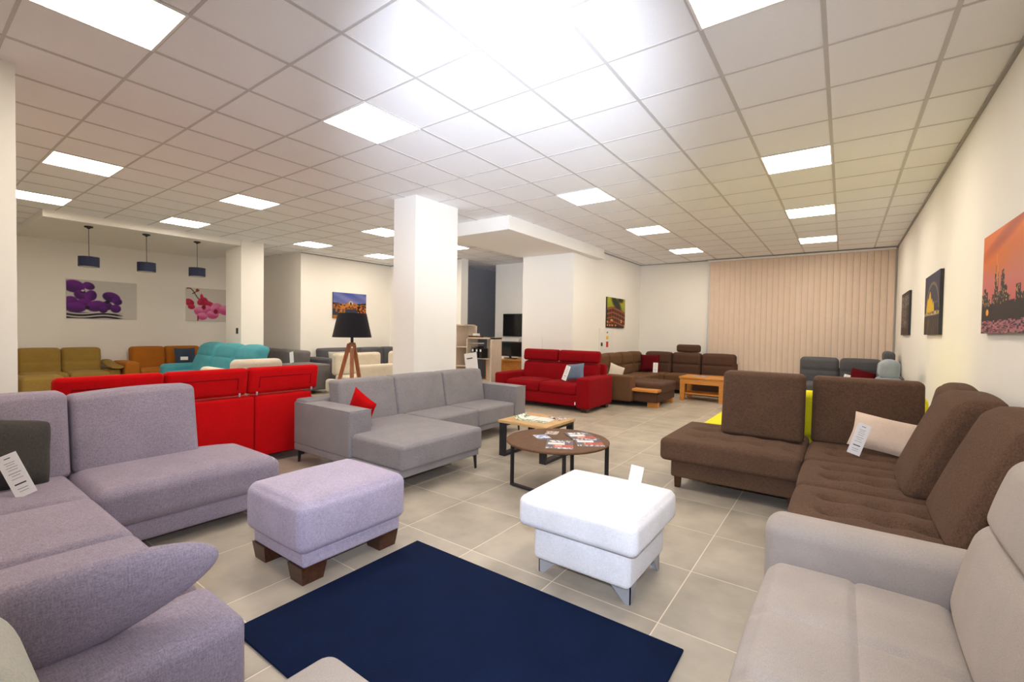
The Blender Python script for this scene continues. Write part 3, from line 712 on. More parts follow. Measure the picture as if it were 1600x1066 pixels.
# ------------------------------------------------------------------ grey sofa, middle
gs = thing('corner_sofa', 'light grey woven chaise sofa on thin black legs, centre of the room', 'sofa', (-3.9, 4.0, 0))
mb = MB().rbox((-4.62, 2.53, .135), (-3.0, 3.60, .205), .012, 2, 4); mb.rbox((-4.62, 3.5, .135), (-3.67, 5.36, .205), .012, 2, 4); mb.build('base', M_grey, gs)
MB().rbox((-4.2, 2.56, .20), (-2.965, 3.615, .418), .034, 4, 7, {'+z': .012, '+x': .006}).build('seat', M_grey, gs)
for y0, y1 in ((3.62, 4.36), (4.365, 5.125)):
    MB().rbox((-4.2, y0-.004, .20), (-3.645, y1+.004, .418), .03, 4, 6, {'+z': .010}).build('seat', M_grey, gs)
am = MB().rbox((-4.62, 2.525, .20), (-3.655, 2.775, .635), .022, 3, 5, {'+z': .008}).build('arm', M_grey, gs)
MB().tube([(-4.6, 2.53, .632), (-3.665, 2.53, .632), (-3.658, 2.77, .632)], .004, 6).build('seam', M_grey, am)
am = MB().rbox((-4.62, 5.13, .20), (-3.625, 5.37, .635), .022, 3, 5, {'+z': .008}).build('arm', M_grey, gs)
MB().tube([(-4.6, 5.135, .632), (-3.63, 5.135, .632), (-3.628, 5.365, .632)], .004, 6).build('seam', M_grey, am)
MB().rbox((-4.64, 2.55, .20), (-4.42, 5.34, .665), .03, 3, 5).build('back_frame', M_grey, gs)
for y0, y1 in ((2.79, 3.525), (3.53, 4.315), (4.32, 5.11)):
    MB().rbox((-4.35, y0, .40), (-4.15, y1, .85), .030, 4, 7, {'+x': .016, '+z': .008}, lean('x', .4, -.2)).build('back_cushion', M_grey, gs)
for x, y, d in ((-4.58, 2.57, -1), (-3.02, 2.57, 1), (-3.02, 3.56, 1), (-3.70, 5.3, 1), (-4.58, 5.3, -1)):
    MB().prism([(x-d*.13, .14), (x-d*.13, .125), (x-d*.012, .118), (x+d*.006, 0), (x+d*.016, 0), (x+d*.012, .13), (x-d*.0, .14)], y-.012, y+.012, 'xz').build('leg', M_black, gs, smooth=False)
place_pillow('bright red cushion standing behind the near arm of the light grey sofa', M_red, .33, .33, .10, (-4.06, 2.89, .44), (math.radians(4), math.radians(28), math.radians(8)))

# ------------------------------------------------------------------ coffee tables
rt_ = thing('coffee_table', 'round walnut topped coffee table on black metal frames', 'table', (-2.10, 3.64, 0))
MB().lathe([(0, .400), (.462, .400), (.470, .406), (.470, .416), (.464, .421), (0, .421)], (-2.10, 3.64, 0), 64).build('tabletop', M_table, rt_)
def uframe(p, q, w_=.035):
    p = Vector((*p, 0)); q = Vector((*q, 0)); d = (q-p).normalized(); n = Vector((-d.y, d.x, 0))
    mb = MB()
    def bar(a, b, z0, z1):
        c = [a-n*w_/2, b-n*w_/2, b+n*w_/2, a+n*w_/2]
        mb.add([(v.x, v.y, z0) for v in c]+[(v.x, v.y, z1) for v in c], [(3, 2, 1, 0), (4, 5, 6, 7), (0, 1, 5, 4), (1, 2, 6, 5), (2, 3, 7, 6), (3, 0, 4, 7)])
    bar(p, p+d*.016, .008, .40); bar(q-d*.016, q, .008, .40); bar(p+d*.016, q-d*.016, .008, .026); bar(p+d*.016, q-d*.016, .384, .40)
    return mb
LA, LB, LC, LD = (-2.42, 3.37), (-1.83, 3.30), (-2.17, 4.05), (-1.69, 3.83)
for p, q in ((LA, LB), (LC, LD)):
    fr_ = uframe(p, q).build('leg_frame', M_black, rt_, smooth=False)
    for (x, y) in (p, q):
        mbx = MB().tube([(x, y, 0), (x, y, .009)], .014, 12); mbx.build('levelling_foot', M_chrome, fr_)
sq = thing('coffee_table', 'square oak topped coffee table on wide black sled legs', 'table', (-2.81, 4.40, 0))
MB().rbox((-3.135, 4.09, .372), (-2.49, 4.72, .402), .004, 2, 2).build('tabletop', M_oak, sq)
for x in (-3.12, -2.585):
    mb = MB()
    mb.box((x, 4.10, 0), (x+.08, 4.13, .372)); mb.box((x, 4.68, 0), (x+.08, 4.71, .372)); mb.box((x, 4.13, 0), (x+.08, 4.68, .03)); mb.box((x, 4.13, .342), (x+.08, 4.68, .372))
    mb.build('leg_frame', M_black, sq, smooth=False)

def printed_sheet(name, label, cat, w, h, fn, loc, rot, group=None, curl=0, thick=.0025, nu=40, nv=40):
    r = bpy.data.objects.new(name, None)
    us = np.linspace(0, 1, nu+1); vs = np.linspace(0, 1, nv+1); U, V = np.meshgrid(us, vs); u = U.ravel(); v = V.ravel()
    z = thick + (curl*np.clip((.18-u)/.18, 0, 1)**1.5 if curl else 0*u)
    x = (u-.5)*w + (curl*.7*np.clip((.12-u)/.12, 0, 1) if curl else 0)
    pts = np.stack([x, (v-.5)*h, z], 1); bot = pts.copy(); bot[:, 2] -= thick
    F = [(j*(nu+1)+i, j*(nu+1)+i+1, (j+1)*(nu+1)+i+1, (j+1)*(nu+1)+i) for j in range(nv) for i in range(nu)]
    K = len(pts); F2 = [tuple(k+K for k in q[::-1]) for q in F]
    rim = list(range(nu+1)) + [j*(nu+1)+nu for j in range(1, nv+1)] + [nv*(nu+1)+i for i in range(nu-1, -1, -1)] + [j*(nu+1) for j in range(nv-1, 0, -1)]
    side = [(a, a+K, b+K, b) for a, b in zip(rim, rim[1:]+rim[:1])]
    me = bpy.data.meshes.new(name); me.from_pydata(np.concatenate([pts, bot]).tolist(), [], F+F2+side)
    col = np.clip(fn(u, v), 0, 1); lin = np.where(col <= .04045, col/12.92, ((col+.055)/1.055)**2.4); lin = np.concatenate([lin, np.full_like(lin, .75)])
    at = me.color_attributes.new('Col', 'FLOAT_COLOR', 'POINT'); at.data.foreach_set('color', np.concatenate([lin, np.ones((len(lin), 1))], 1).astype(np.float32).ravel())
    me.materials.append(M_mag); bpy.data.objects.remove(r); o = bpy.data.objects.new(name, me); COL.objects.link(o)
    o.location = loc; o.rotation_euler = rot
    return tag(o, label, cat, group)
def art_flyer(seed, top=(.35, .33, .38)):
    def g(u, v):
        C = np.tile(top, (len(u), 1)).astype(float)
        C = mixc(C, (.92, .92, .93), (v > .70) & (v < .90) & (u > .1) & (u < .9) & (nz(u, v, 16, 10, seed) > .4))
        C = mixc(C, (.95, .94, .94), (v > .42) & (v < .64) & (u > .05) & (u < .7)); C = mixc(C, (.72, .30, .24), (v > .10) & (v < .42) & (u > .25))
        C = mixc(C, (.88, .72, .66), (v < .36) & (v > .2) & (u > .3) & (u < .6) & (nz(u, v, 12, 12, seed+1) > .4)); C = mixc(C, (.95, .95, .95), (v < .12) & (nz(u, v, 20, 20, seed+2) > .6))
        return C
    return g
def art_magazine(u, v):
    C = np.tile([.93, .93, .90], (len(u), 1)).astype(float)
    C = mixc(C, (.35, .50, .22), (v < .28) & (nz(u, v, 18, 14, 3) > .35)); C = mixc(C, (.75, .78, .70), (v < .28) & (nz(u, v, 22, 18, 5) > .7))
    C = mixc(C, (.30, .42, .20), (u < .22) & (v > .5) & (nz(u, v, 20, 20, 6) > .45)); C = mixc(C, (.70, .70, .68), (np.abs(u-.5) < .012))
    return C
def art_photo(u, v):
    C = np.tile([.72, .60, .52], (len(u), 1)).astype(float)
    C = mixc(C, (.40, .28, .25), nz(u, v, 10, 8, 2) > .5); C = mixc(C, (.85, .84, .82), nz(u, v, 12, 9, 4) > .68); return C
def art_blue(u, v):
    C = np.tile([.55, .62, .78], (len(u), 1)).astype(float); C = mixc(C, (.88, .90, .96), (nz(u, v, 5, 6, 2) > .45)); C = mixc(C, (.25, .28, .38), v < .18); return C
zt = .4215
printed_sheet('leaflet', 'glossy red and white leaflet nearest the front edge of the round table', 'leaflet', .235, .31, art_flyer(3), (-1.99, 3.49, zt), (0, 0, .50), 'leaflets on the round table')
printed_sheet('leaflet', 'glossy leaflet with red block, right one of two overlapping on the round table', 'leaflet', .235, .31, art_flyer(8), (-1.83, 3.73, zt), (0, 0, .62), 'leaflets on the round table')
printed_sheet('leaflet', 'glossy leaflet lying behind and left of the right hand one on the round table', 'leaflet', .235, .31, art_flyer(12), (-1.99, 3.88, zt+.004), (0, 0, .80), 'leaflets on the round table')
printed_sheet('leaflet', 'small pale blue leaflet at the left of the round table', 'leaflet', .13, .18, art_blue, (-2.25, 3.62, zt), (0, 0, .9), 'leaflets on the round table')
printed_sheet('leaflet', 'small reddish leaflet at the back of the round table', 'leaflet', .12, .14, art_photo, (-2.27, 3.83, zt), (0, 0, .4), 'leaflets on the round table')
printed_sheet('magazine', 'open magazine with curled left page and green pictures on the square table', 'magazine', .42, .30, art_magazine, (-2.83, 4.38, .4035), (0, 0, .12), None, .035)
printed_sheet('leaflet', 'brownish picture leaflet behind the open magazine on the square table', 'leaflet', .24, .17, art_photo, (-2.66, 4.60, .4035), (0, 0, -.3))

# ------------------------------------------------------------------ bright red sofa seen from behind
ra = thing('sofa', 'bright red sofa seen from behind with raised headrests, behind the lilac sofa', 'sofa', (-5.2, 1.75, 0))
for y0, y1 in ((.78, 1.46), (1.465, 2.215), (2.22, 2.83)):
    MB().rbox((-5.0, y0, .08), (-4.79, y1, .705), .025, 3, 4, {'+x': .01}).build('back_panel', M_red, ra)
MB().rbox((-4.80, 2.30, .12), (-4.785, 2.80, .21), .006, 2, 2).build('lower_flap', M_red, ra)
MB().rbox((-5.7, .74, .08), (-4.98, 2.86, .42), .05, 3, 5, {'+z': .02}).build('seat', M_red, ra)
MB().rbox((-5.7, .60, .08), (-4.90, .78, .60), .05, 3, 4).build('arm', M_red, ra)
MB().rbox((-5.7, 2.84, .08), (-4.90, 3.02, .60), .05, 3, 4).build('arm', M_red, ra)
for y0, y1 in ((.76, 1.455), (1.46, 2.15), (2.155, 2.90)):
    h_ = MB().rbox((-4.93, y0, .725), (-4.80, y1, .995), .04, 4, 5, {'+x': .006}, lean('x', .72, .16)).build('headrest', M_red, ra)
    fr_ = MB(); a, b = y0+.10, y1-.10
    fr_.tube([(-4.782, a, .79), (-4.768, a, .90), (-4.768, b, .90), (-4.782, b, .79)], .006, 6).build('piping', M_red2, h_)
    for yy in (a-.02, b+.02):
        MB().rbox((-4.80, yy-.009, .715), (-4.785, yy+.009, .75), .004, 2, 1).build('bracket', M_chrome, h_)
for x, y in ((-5.6, .8), (-5.6, 2.8), (-4.85, .85), (-4.85, 2.75)): MB().tube([(x, y, 0), (x, y, .09)], .025).build('foot', M_black, ra)

# ------------------------------------------------------------------ deep red sofa by the pier
rb_ = thing('sofa', 'deep red two seat sofa with tall headrests in front of the white pier', 'sofa', (-4.5, 7.6, 0))
RX0, RX1, RY0 = -5.55, -3.50, 7.10
MB().rbox((RX0+.25, RY0+.03, .09), (RX1-.24, RY0+.95, .30), .03, 3, 4).build('base', M_red2, rb_)
for x0, x1 in ((RX0+.25, -4.535), (-4.53, RX1-.24)):
    MB().rbox((x0, RY0+.02, .28), (x1, RY0+.75, .47), .05, 4, 6, {'+z': .03, '-y': .02}).build('seat', M_red2, rb_)
MB().rbox((RX0, RY0, .07), (RX0+.255, RY0+1.0, .585), .04, 3, 4, {'+z': .01}).build('arm', M_red2, rb_)
ar_ = MB().rbox((RX1-.255, RY0, .07), (RX1, RY0+1.0, .60), .04, 3, 4, {'+z': .01}).build('arm', M_red2, rb_)
MB().box((RX1-.27, RY0-.003, .13), (RX1-.25, RY0, .18)).build('fabric_label', M_paper, ar_, smooth=False)
MB().rbox((RX0+.22, RY0+.62, .40), (RX1-.20, RY0+.88, .80), .06, 4, 8, {'-y': .03}, lean('y', .4, .18)).build('backrest', M_red2, rb_)
for x0, x1 in ((RX0+.20, -4.53), (-4.525, RX1-.16)):
    MB().rbox((x0, RY0+.68, .815), (x1, RY0+.84, 1.045), .055, 4, 6, {'-y': .02}, lean('y', .8, .12)).build('headrest', M_red2, rb_)
MB().rbox((RX0+.15, RY0+.90, .08), (RX1-.12, RY0+1.02, .80), .03, 3, 3).build('back_frame', M_red2, rb_)
for x in (RX0+.12, RX1-.12):
    for y in (RY0+.12, RY0+.9): foot(MB(), x-.07, x+.07, y-.07, y+.07, .075, .8, .8).build('foot', M_walnut, rb_, smooth=False)
place_pillow('light blue cushion on the right end of the deep red sofa', M_blue, .38, .30, .11, (-3.93, 7.40, .53), (math.radians(-14), math.radians(-8), math.radians(-6)))
price_tag('white price card on the deep red sofa beside the light blue cushion', (-4.05, 7.20, .535), (math.radians(-10), math.radians(16), 0), .09, .27)
place_pillow('pale cushion between the deep red sofa and the brown corner sofa', M_cream, .34, .30, .14, (-3.78, 8.84, .45), (math.radians(-12), math.radians(20), math.radians(50)))

# ------------------------------------------------------------------ brown corner sofa with wood trim, far corner
bb = thing('corner_sofa', 'brown corner sofa with wooden trimmed chaise in the far left corner of the blind', 'sofa', (-3.3, 10.3, 0))
MB().rbox((-4.36, 8.50, .09), (-2.78, 9.58, .24), .02, 3, 3).build('base', M_brown2b, bb)
MB().rbox((-4.36, 9.5, .09), (-3.55, 11.75, .26), .02, 3, 3).build('base', M_brown2b, bb)
MB().rbox((-3.6, 10.85, .09), (-1.98, 11.75, .26), .02, 3, 3).build('base', M_brown2b, bb)
MB().rbox((-3.95, 8.62, .23), (-2.76, 9.60, .44), .05, 4, 6, {'+z': .02}).build('seat', M_brown2b, bb)
for y0, y1 in ((9.61, 10.3), (10.31, 10.95)): MB().rbox((-4.1, y0, .25), (-3.52, y1, .44), .04, 3, 5, {'+z': .02}).build('seat', M_brown2, bb)
for x0, x1 in ((-3.9, -3.42), (-3.41, -2.73), (-2.72, -1.98)): MB().rbox((x0, 10.82, .25), (x1, 11.5, .44), .04, 3, 5, {'+z': .02}).build('seat', M_brown2, bb)
def waist(z=.66, d=.022, ax=1, sg=1):
    def g(P):
        P = P.copy(); P[:, ax] += sg*d*np.exp(-((P[:, 2]-z)/.025)**2); return P
    return g
for y0, y1 in ((8.62, 9.30), (9.31, 10.0), (10.01, 10.7), (10.71, 11.3)):
    MB().rbox((-4.36, y0, .40), (-4.10, y1, .93), .07, 4, 14, {'+x': .02, '+z': .015}, comp(waist(.66, .02, 0, -1), lean('x', .4, -.0))).build('back_cushion', M_brown2, bb)
for x0, x1 in ((-4.08, -3.42), (-3.41, -2.73), (-2.72, -1.98)):
    MB().rbox((x0, 11.42, .40), (x1, 11.68, .93), .07, 4, 14, {'-y': .02, '+z': .015}, waist(.66, .02, 1, 1)).build('back_cushion', M_brown2b, bb)
MB().rbox((-3.33, 11.50, .945), (-2.77, 11.66, 1.135), .06, 4, 4).build('headrest', M_brown2b, bb)
MB().rbox((-4.36, 11.66, .1), (-1.98, 11.78, .72), .03, 3, 3).build('back_frame', M_brown2b, bb)
MB().rbox((-4.38, 8.32, .09), (-3.22, 8.56, .58), .04, 3, 4).build('arm', M_brown2, bb)
MB().rbox((-3.22, 8.45, .10), (-2.80, 8.60, .30), .02, 3, 4).build('arm_front', M_brown2b, bb)
MB().rbox((-3.34, 8.36, .30), (-2.74, 8.60, .35), .008, 2, 2).build('wood_shelf', M_pine, bb)
for x, y in ((-2.88, 8.58), (-2.88, 9.45), (-4.2, 8.5), (-2.1, 10.95), (-2.1, 11.6), (-4.2, 11.6)): MB().box((x-.10, y-.05, 0), (x+.10, y+.05, .09)).build('foot', M_pine, bb, smooth=False)
place_pillow('dark red cushion in the corner of the wood trimmed brown sofa', M_darkred, .46, .42, .13, (-3.80, 11.0, .465), (math.radians(-14), 0, math.radians(18)))
price_tag('white price card in front of the dark red cushion in the far left corner', (-3.62, 10.86, .46), (math.radians(-14), 0, math.radians(10)), .11, .24)
wt = thing('coffee_table', 'golden pine coffee table with lower shelf in front of the far brown sofa', 'table', (-2.35, 10.25, 0))
MB().rbox((-2.80, 9.92, .46), (-1.90, 10.58, .50), .005, 2, 2).build('tabletop', M_pine, wt)
MB().box((-2.72, 9.94, .35), (-1.98, 9.97, .455)).box((-2.72, 10.53, .35), (-1.98, 10.56, .455)).build('apron', M_pine, wt, smooth=False)
for x in (-2.78, -2.01):
    for y in (9.935, 10.475): MB().box((x, y, 0), (x+.09, y+.09, .46)).build('leg', M_pine, wt, smooth=False)
MB().box((-2.72, 10.0, .13), (-1.98, 10.50, .155)).build('shelf', M_pine, wt, smooth=False)
printed_sheet('leaflet', 'grey leaflet lying on the golden pine coffee table', 'leaflet', .28, .2, art_blue, (-2.42, 10.2, .5015), (0, 0, .3))

# ------------------------------------------------------------------ far right corner
dg = thing('corner_sofa', 'dark grey corner sofa with split back cushions below the vertical blind', 'sofa', (.1, 11.2, 0))
MB().rbox((-.72, 10.75, .08), (.78, 11.68, .30), .03, 3, 3).build('base', M_dgrey, dg)
MB().rbox((.0, 8.95, .08), (.78, 10.80, .30), .03, 3, 3).build('base', M_dgrey, dg)
for x0, x1 in ((-.72, -.055), (-.045, .62)):
    MB().rbox((x0, 10.72, .29), (x1, 11.35, .46), .05, 3, 5, {'+z': .02}).build('seat', M_dgrey, dg)
    MB().rbox((x0, 11.22, .42), (x1, 11.48, .955), .07, 4, 14, {'-y': .02, '+z': .015}, waist(.70, .02, 1, 1)).build('back_cushion', M_dgrey, dg)
MB().rbox((-.02, 9.0, .29), (.56, 10.7, .46), .05, 3, 5, {'+z': .02}).build('seat', M_dgrey, dg)
MB().rbox((.54, 9.15, .42), (.78, 10.4, .80), .07, 4, 10, {'-x': .02}).build('back_cushion', M_dgrey, dg)
MB().rbox((.54, 10.41, .42), (.78, 11.3, .93), .07, 4, 10, {'-x': .02}).build('back_cushion', M_dgrey, dg)
MB().rbox((.60, 10.55, .94), (.76, 11.15, 1.14), .07, 4, 6).build('headrest', M_dgrey, dg)
MB().rbox((-.72, 11.46, .1), (.80, 11.62, .75), .03, 3, 3).build('back_frame', M_dgrey, dg)
MB().rbox((-.02, 8.78, .08), (.80, 9.0, .64), .05, 3, 3).build('arm', M_dgrey, dg)
for x, y in ((-.62, 10.85), (-.62, 11.55), (.7, 11.55), (.1, 8.95), (.7, 8.95)): MB().tube([(x, y, 0), (x, y, .09)], .02).build('foot', M_black, dg)
place_pillow('dark red cushion on the dark grey sofa below the blind', M_darkred, .40, .34, .12, (.26, 10.93, .485), (math.radians(-38), math.radians(14), math.radians(-8)))
price_tag('white price card beside the dark red cushion on the dark grey sofa', (.04, 10.74, .49), (math.radians(-20), math.radians(14), 0), .10, .20)
wc = thing('armchair', 'blue grey wing armchair in front of the dark grey corner sofa', 'armchair', (.45, 8.0, 0))
MB().rbox((.34, 7.62, .38), (.60, 8.30, .88), .09, 4, 6, {'-x': .03}, lean('x', .4, .10)).build('backrest', M_bgrey, wc)
MB().rbox((.40, 7.66, .84), (.60, 8.26, 1.10), .085, 5, 6, {'-x': .02}, lean('x', .8, .06)).build('headrest', M_bgrey, wc)
MB().rbox((-.12, 7.62, .18), (.45, 8.30, .46), .06, 4, 5, {'+z': .02}).build('seat', M_bgrey, wc)
for y in (7.48, 8.30): MB().rbox((-.12, y, .15), (.52, y+.14, .64), .05, 3, 4).build('arm', M_bgrey, wc)
for x, y in ((-.05, 7.6), (-.05, 8.32), (.45, 7.6), (.45, 8.32)): MB().tube([(x, y, 0), (x, y, .19)], [.014, .022]).build('leg', M_walnut, wc)
yl = thing('corner_sofa', 'bright yellow sofa hidden behind the upright brown cushions', 'sofa', (-.2, 6.0, 0))
def ylean(P):
    P = P.copy(); t = np.clip((-.75-P[:, 0])/.55, 0, 1); P[:, 2] -= .04*t*t*(P[:, 2] > .2); return P
MB().rbox((-1.30, 5.32, .10), (.70, 6.9, .44), .08, 4, 8, {'+z': .015}, ylean).build('seat', M_yellow, yl)
MB().rbox((-.72, 5.24, .42), (.60, 5.44, .87), .07, 4, 6, {'+y': .02}).build('backrest', M_yellow, yl)
MB().rbox((.44, 5.46, .42), (.64, 6.95, .88), .08, 4, 6).build('backrest', M_yellow, yl)
mb = MB()
for k in range(7): mb.box((-1.318, 5.50+k*.13, .19+.012*k), (-1.298, 5.55+k*.13, .25+.012*k))
mb.build('black_stitching', M_blackp, yl, smooth=False)
for x, y in ((-1.1, 5.5), (.5, 5.5), (-1.1, 6.7), (.5, 6.7)): MB().tube([(x, y, 0), (x, y, .11)], .02).build('foot', M_black, yl)

# ------------------------------------------------------------------ floor lamp
fl = thing('floor_lamp', 'tripod floor lamp with wooden legs and charcoal shade left of the middle pillar', 'lamp', (-6.0, 4.18, 0))
cx, cy = -6.0, 4.18
MB().lathe([(.20, 1.63), (.206, 1.63), (.283, 1.27), (.278, 1.27), (.20, 1.63)], (cx, cy, 0), 48).build('lamp_shade', M_shade, fl)
MB().tube([(cx, cy, 1.13), (cx, cy, 1.36)], .022).build('lamp_holder', M_black, fl)
MB().lathe([(0, 1.36), (.03, 1.37), (.05, 1.42), (.04, 1.46), (0, 1.48)], (cx, cy, 0), 16).build('bulb', M_white, fl)
MB().tube([(cx, cy, 1.05), (cx, cy, 1.19)], .045, 12).build('hub', M_lampwood, fl)
for a in (math.radians(-35), math.radians(214), math.radians(108)):
    dx, dy = math.cos(a), math.sin(a)
    MB().tube([(cx+dx*.36, cy+dy*.36, 0), (cx+dx*.04, cy+dy*.04, 1.17)], [.030, .038], 4).build('leg', M_lampwood, fl)
    MB().tube([(cx+dx*.03, cy+dy*.03, 1.12), (cx+dx*.085, cy+dy*.085, 1.12)], .009).build('bolt', M_chrome, fl)

# ------------------------------------------------------------------ generic straight sofa for the far side
def sofa(name, label, mat, x0, x1, y0, y1, face, backs, seat_z=.44, top=.9, arm_z=.6, arms=(.2, .2), depth_b=.24, lean_k=.12, split=True):
    """face: '+x' or '-y' ; backs: split positions along the length"""
    r = thing(name, label, 'sofa', ((x0+x1)/2, (y0+y1)/2, 0))
    if face == '+x':
        L0_, L1_ = y0, y1
        def b(a0, a1, d0, d1, z0, z1): return (x0+d0, a0, z0), (x0+d1, a1, z1)
        D = x1-x0; k = -lean_k; ax = 'x'; pf = '+x'
    else:
        L0_, L1_ = x0, x1
        def b(a0, a1, d0, d1, z0, z1): return (a0, y1-d1, z0), (a1, y1-d0, z1)
        D = y1-y0; k = lean_k; ax = 'y'; pf = '-y'
    MB().rbox(*b(L0_+.02, L1_-.02, .02, D-.03, .09, seat_z-.15), .03, 3, 3).build('base', mat, r)
    a0, a1 = L0_+arms[0], L1_-arms[1]
    bl_ = [a0]+list(backs)+[a1]
    for p, q in zip(bl_, bl_[1:]):
        MB().rbox(*b(p+.004, q-.004, .22, D, seat_z-.17, seat_z), .05, 3, 5, {'+z': .02}).build('seat', mat, r)
        w_ = waist(seat_z+(top-seat_z)*.42, .018, 0 if face == '+x' else 1, -1 if face == '+x' else 1) if split else (lambda P: P)
        MB().rbox(*b(p+.004, q-.004, .08, .08+depth_b, seat_z-.04, top), .06, 4, 12, {pf: .02, '+z': .01}, comp(w_, lean(ax, seat_z, k))).build('back_cushion', mat, r)
    if arms[0] > 0: MB().rbox(*b(L0_, a0, .0, D-.02, .08, arm_z), .05, 4, 5, {'+z': .015}).build('arm', mat, r)
    if arms[1] > 0: MB().rbox(*b(a1, L1_, .0, D-.02, .08, arm_z), .05, 4, 5, {'+z': .015}).build('arm', mat, r)
    for aa in (L0_+.08, L1_-.08):
        for dd in (.1, D-.1):
            lo, hi = b(aa-.02, aa+.02, dd-.02, dd+.02, 0, .09); MB().box(lo, hi).build('foot', M_walnut, r, smooth=False)
    return r
ol = sofa('corner_sofa', 'olive cloth sofa with chaise against the wall below the purple orchids', M_olive, -12.95, -12.0, .85, 2.75, '+x', (1.52, 2.14), .45, .91, .55, (.0, .0))
MB().rbox((-12.1, 1.42, .10), (-11.45, 1.98, .45), .06, 4, 5, {'+z': .01}).build('chaise_seat', M_olive, ol)
MB().loft([((-12.85+.80*t, 2.86+.01*t, .60-.10*t+.10*max(0, t-.7)), (0, .10, 0), (.0, 0, .055-.02*t)) for t in np.linspace(0, 1, 8)], 16).build('arm_pad', M_olive, ol, angle=80)
MB().rbox((-12.9, 2.76, .08), (-12.15, 2.94, .47), .03, 3, 3).build('arm', M_olive, ol)
sofa('sofa', 'rust orange two seat sofa below the pink orchids', M_orange, -12.95, -12.0, 2.98, 4.85, '+x', (3.88,), .45, .91, .61, (.26, .26), split=False)
place_pillow('navy cushion with white tag on the rust orange sofa', M_navy, .46, .42, .14, (-12.36, 4.18, .47), (math.radians(-10), 0, math.radians(100)))
price_tag('small white card on the navy cushion of the rust orange sofa', (-12.12, 4.06, .62), (math.radians(-10), 0, math.radians(75)), .14, .075, False)
te = thing('sofa', 'teal three seat reclining sofa with tall rounded backs', 'sofa', (-10.3, 3.8, 0))
MB().rbox((-11.85, 3.42, .06), (-8.75, 4.32, .30), .04, 3, 4).build('base', M_teal, te)
for x0, x1 in ((-11.62, -10.76), (-10.74, -9.89), (-9.87, -9.0)):
    MB().rbox((x0, 3.38, .28), (x1, 4.10, .47), .07, 4, 5, {'+z': .02}).build('seat', M_teal, te)
    def dome(P, a=x0, b=x1):
        P = P.copy(); u = (P[:, 0]-(a+b)/2)/((b-a)/2); t = np.clip((P[:, 2]-.7)/.35, 0, 1); P[:, 2] -= .035*u*u*t
        P[:, 1] += .38*(P[:, 2]-.42)+.022*np.exp(-((P[:, 2]-.80)/.025)**2); return P
    MB().rbox((x0, 3.80, .40), (x1, 4.04, 1.06), .09, 4, 14, {'-y': .03, '+z': .01}, dome).build('back_cushion', M_teal, te)
for x0, x1 in ((-11.9, -11.63), (-8.98, -8.72)): MB().rbox((x0, 3.38, .05), (x1, 4.25, .60), .07, 4, 5, {'+z': .01}).build('arm', M_teal, te)
for x in (-11.75, -8.85):
    for y in (3.5, 4.2): MB().tube([(x, y, 0), (x, y, .07)], .03).build('foot', M_black, te)
te.location.x += .45
# cream lounge with pink inside, between red and teal
cs = thing('armchair', 'cream boucle armchair peeping over the right headrest of the bright red sofa', 'armchair', (-7.1, 3.1, 0))
MB().rbox((-7.15, 2.92, .40), (-6.93, 3.62, .93), .08, 4, 6, {'+x': .02}, lean('x', .4, .06)).build('backrest', M_cream, cs)
MB().rbox((-7.75, 2.95, .15), (-7.1, 3.60, .42), .05, 3, 4, {'+z': .02}).build('seat', M_cream, cs)
for y in (2.78, 3.60): MB().rbox((-7.75, y, .12), (-7.0, y+.16, .60 if y > 3 else .80), .06, 3, 4).build('arm', M_cream, cs)
for x, y in ((-7.65, 2.9), (-7.65, 3.65), (-7.0, 2.9), (-7.0, 3.65)): MB().tube([(x, y, 0), (x, y, .16)], [.014, .02]).build('leg', M_walnut, cs)
# dark grey sofa by the alcove wall
d2 = sofa('sofa', 'mid grey sofa against the alcove wall behind the teal sofa', M_mgrey, -12.55, -9.9, 4.98, 5.93, '-y', (-11.35,), .44, .86, .55, (.1, .1), split=False)
MB().rbox((-9.88, 5.0, .08), (-9.0, 5.75, .62), .04, 3, 4).build('arm', M_mgrey, d2)
price_tag('white price card standing on the grey sofa behind the teal sofa', (-9.5, 5.15, .645), (math.radians(-10), math.radians(-14), math.radians(20)), .10, .24, False)
# grey sofa under the bridge picture
sofa('sofa', 'long charcoal grey sofa under the lit bridge picture', M_dgrey, -10.6, -9.65, 6.10, 8.60, '+x', (7.45, 8.2), .44, .89, .68, (.2, .0), split=False)
place_pillow('pale grey cushion at the left end of the sofa under the bridge picture', M_rib, .42, .36, .12, (-10.0, 6.56, .47), (math.radians(-8), 0, math.radians(80)))
# cream corner sofa
cc = thing('corner_sofa', 'cream boucle corner sofa behind the tripod lamp', 'sofa', (-8.7, 6.3, 0))
MB().rbox((-8.55, 5.55, .08), (-7.9, 7.55, .42), .04, 3, 4, {'+z': .01}).build('seat', M_cream, cc)
MB().rbox((-7.98, 5.62, .08), (-7.78, 7.60, .66), .06, 4, 5).build('back_frame', M_cream, cc)
MB().rbox((-8.75, 5.58, .40), (-8.52, 6.72, .87), .07, 4, 6, {'+x': .02}).build('back_cushion', M_cream, cc)
MB().rbox((-8.42, 6.78, .44), (-8.18, 7.45, .90), .08, 4, 6, {'+x': .02}).build('back_cushion', M_cream, cc)
MB().rbox((-8.72, 5.42, .08), (-7.75, 5.60, .34), .06, 4, 4).build('arm', M_cream, cc)
for x, y in ((-8.45, 5.6), (-8.45, 7.4), (-7.95, 5.6), (-7.95, 7.4)): MB().tube([(x, y, 0), (x, y, .09)], .02).build('foot', M_black, cc)

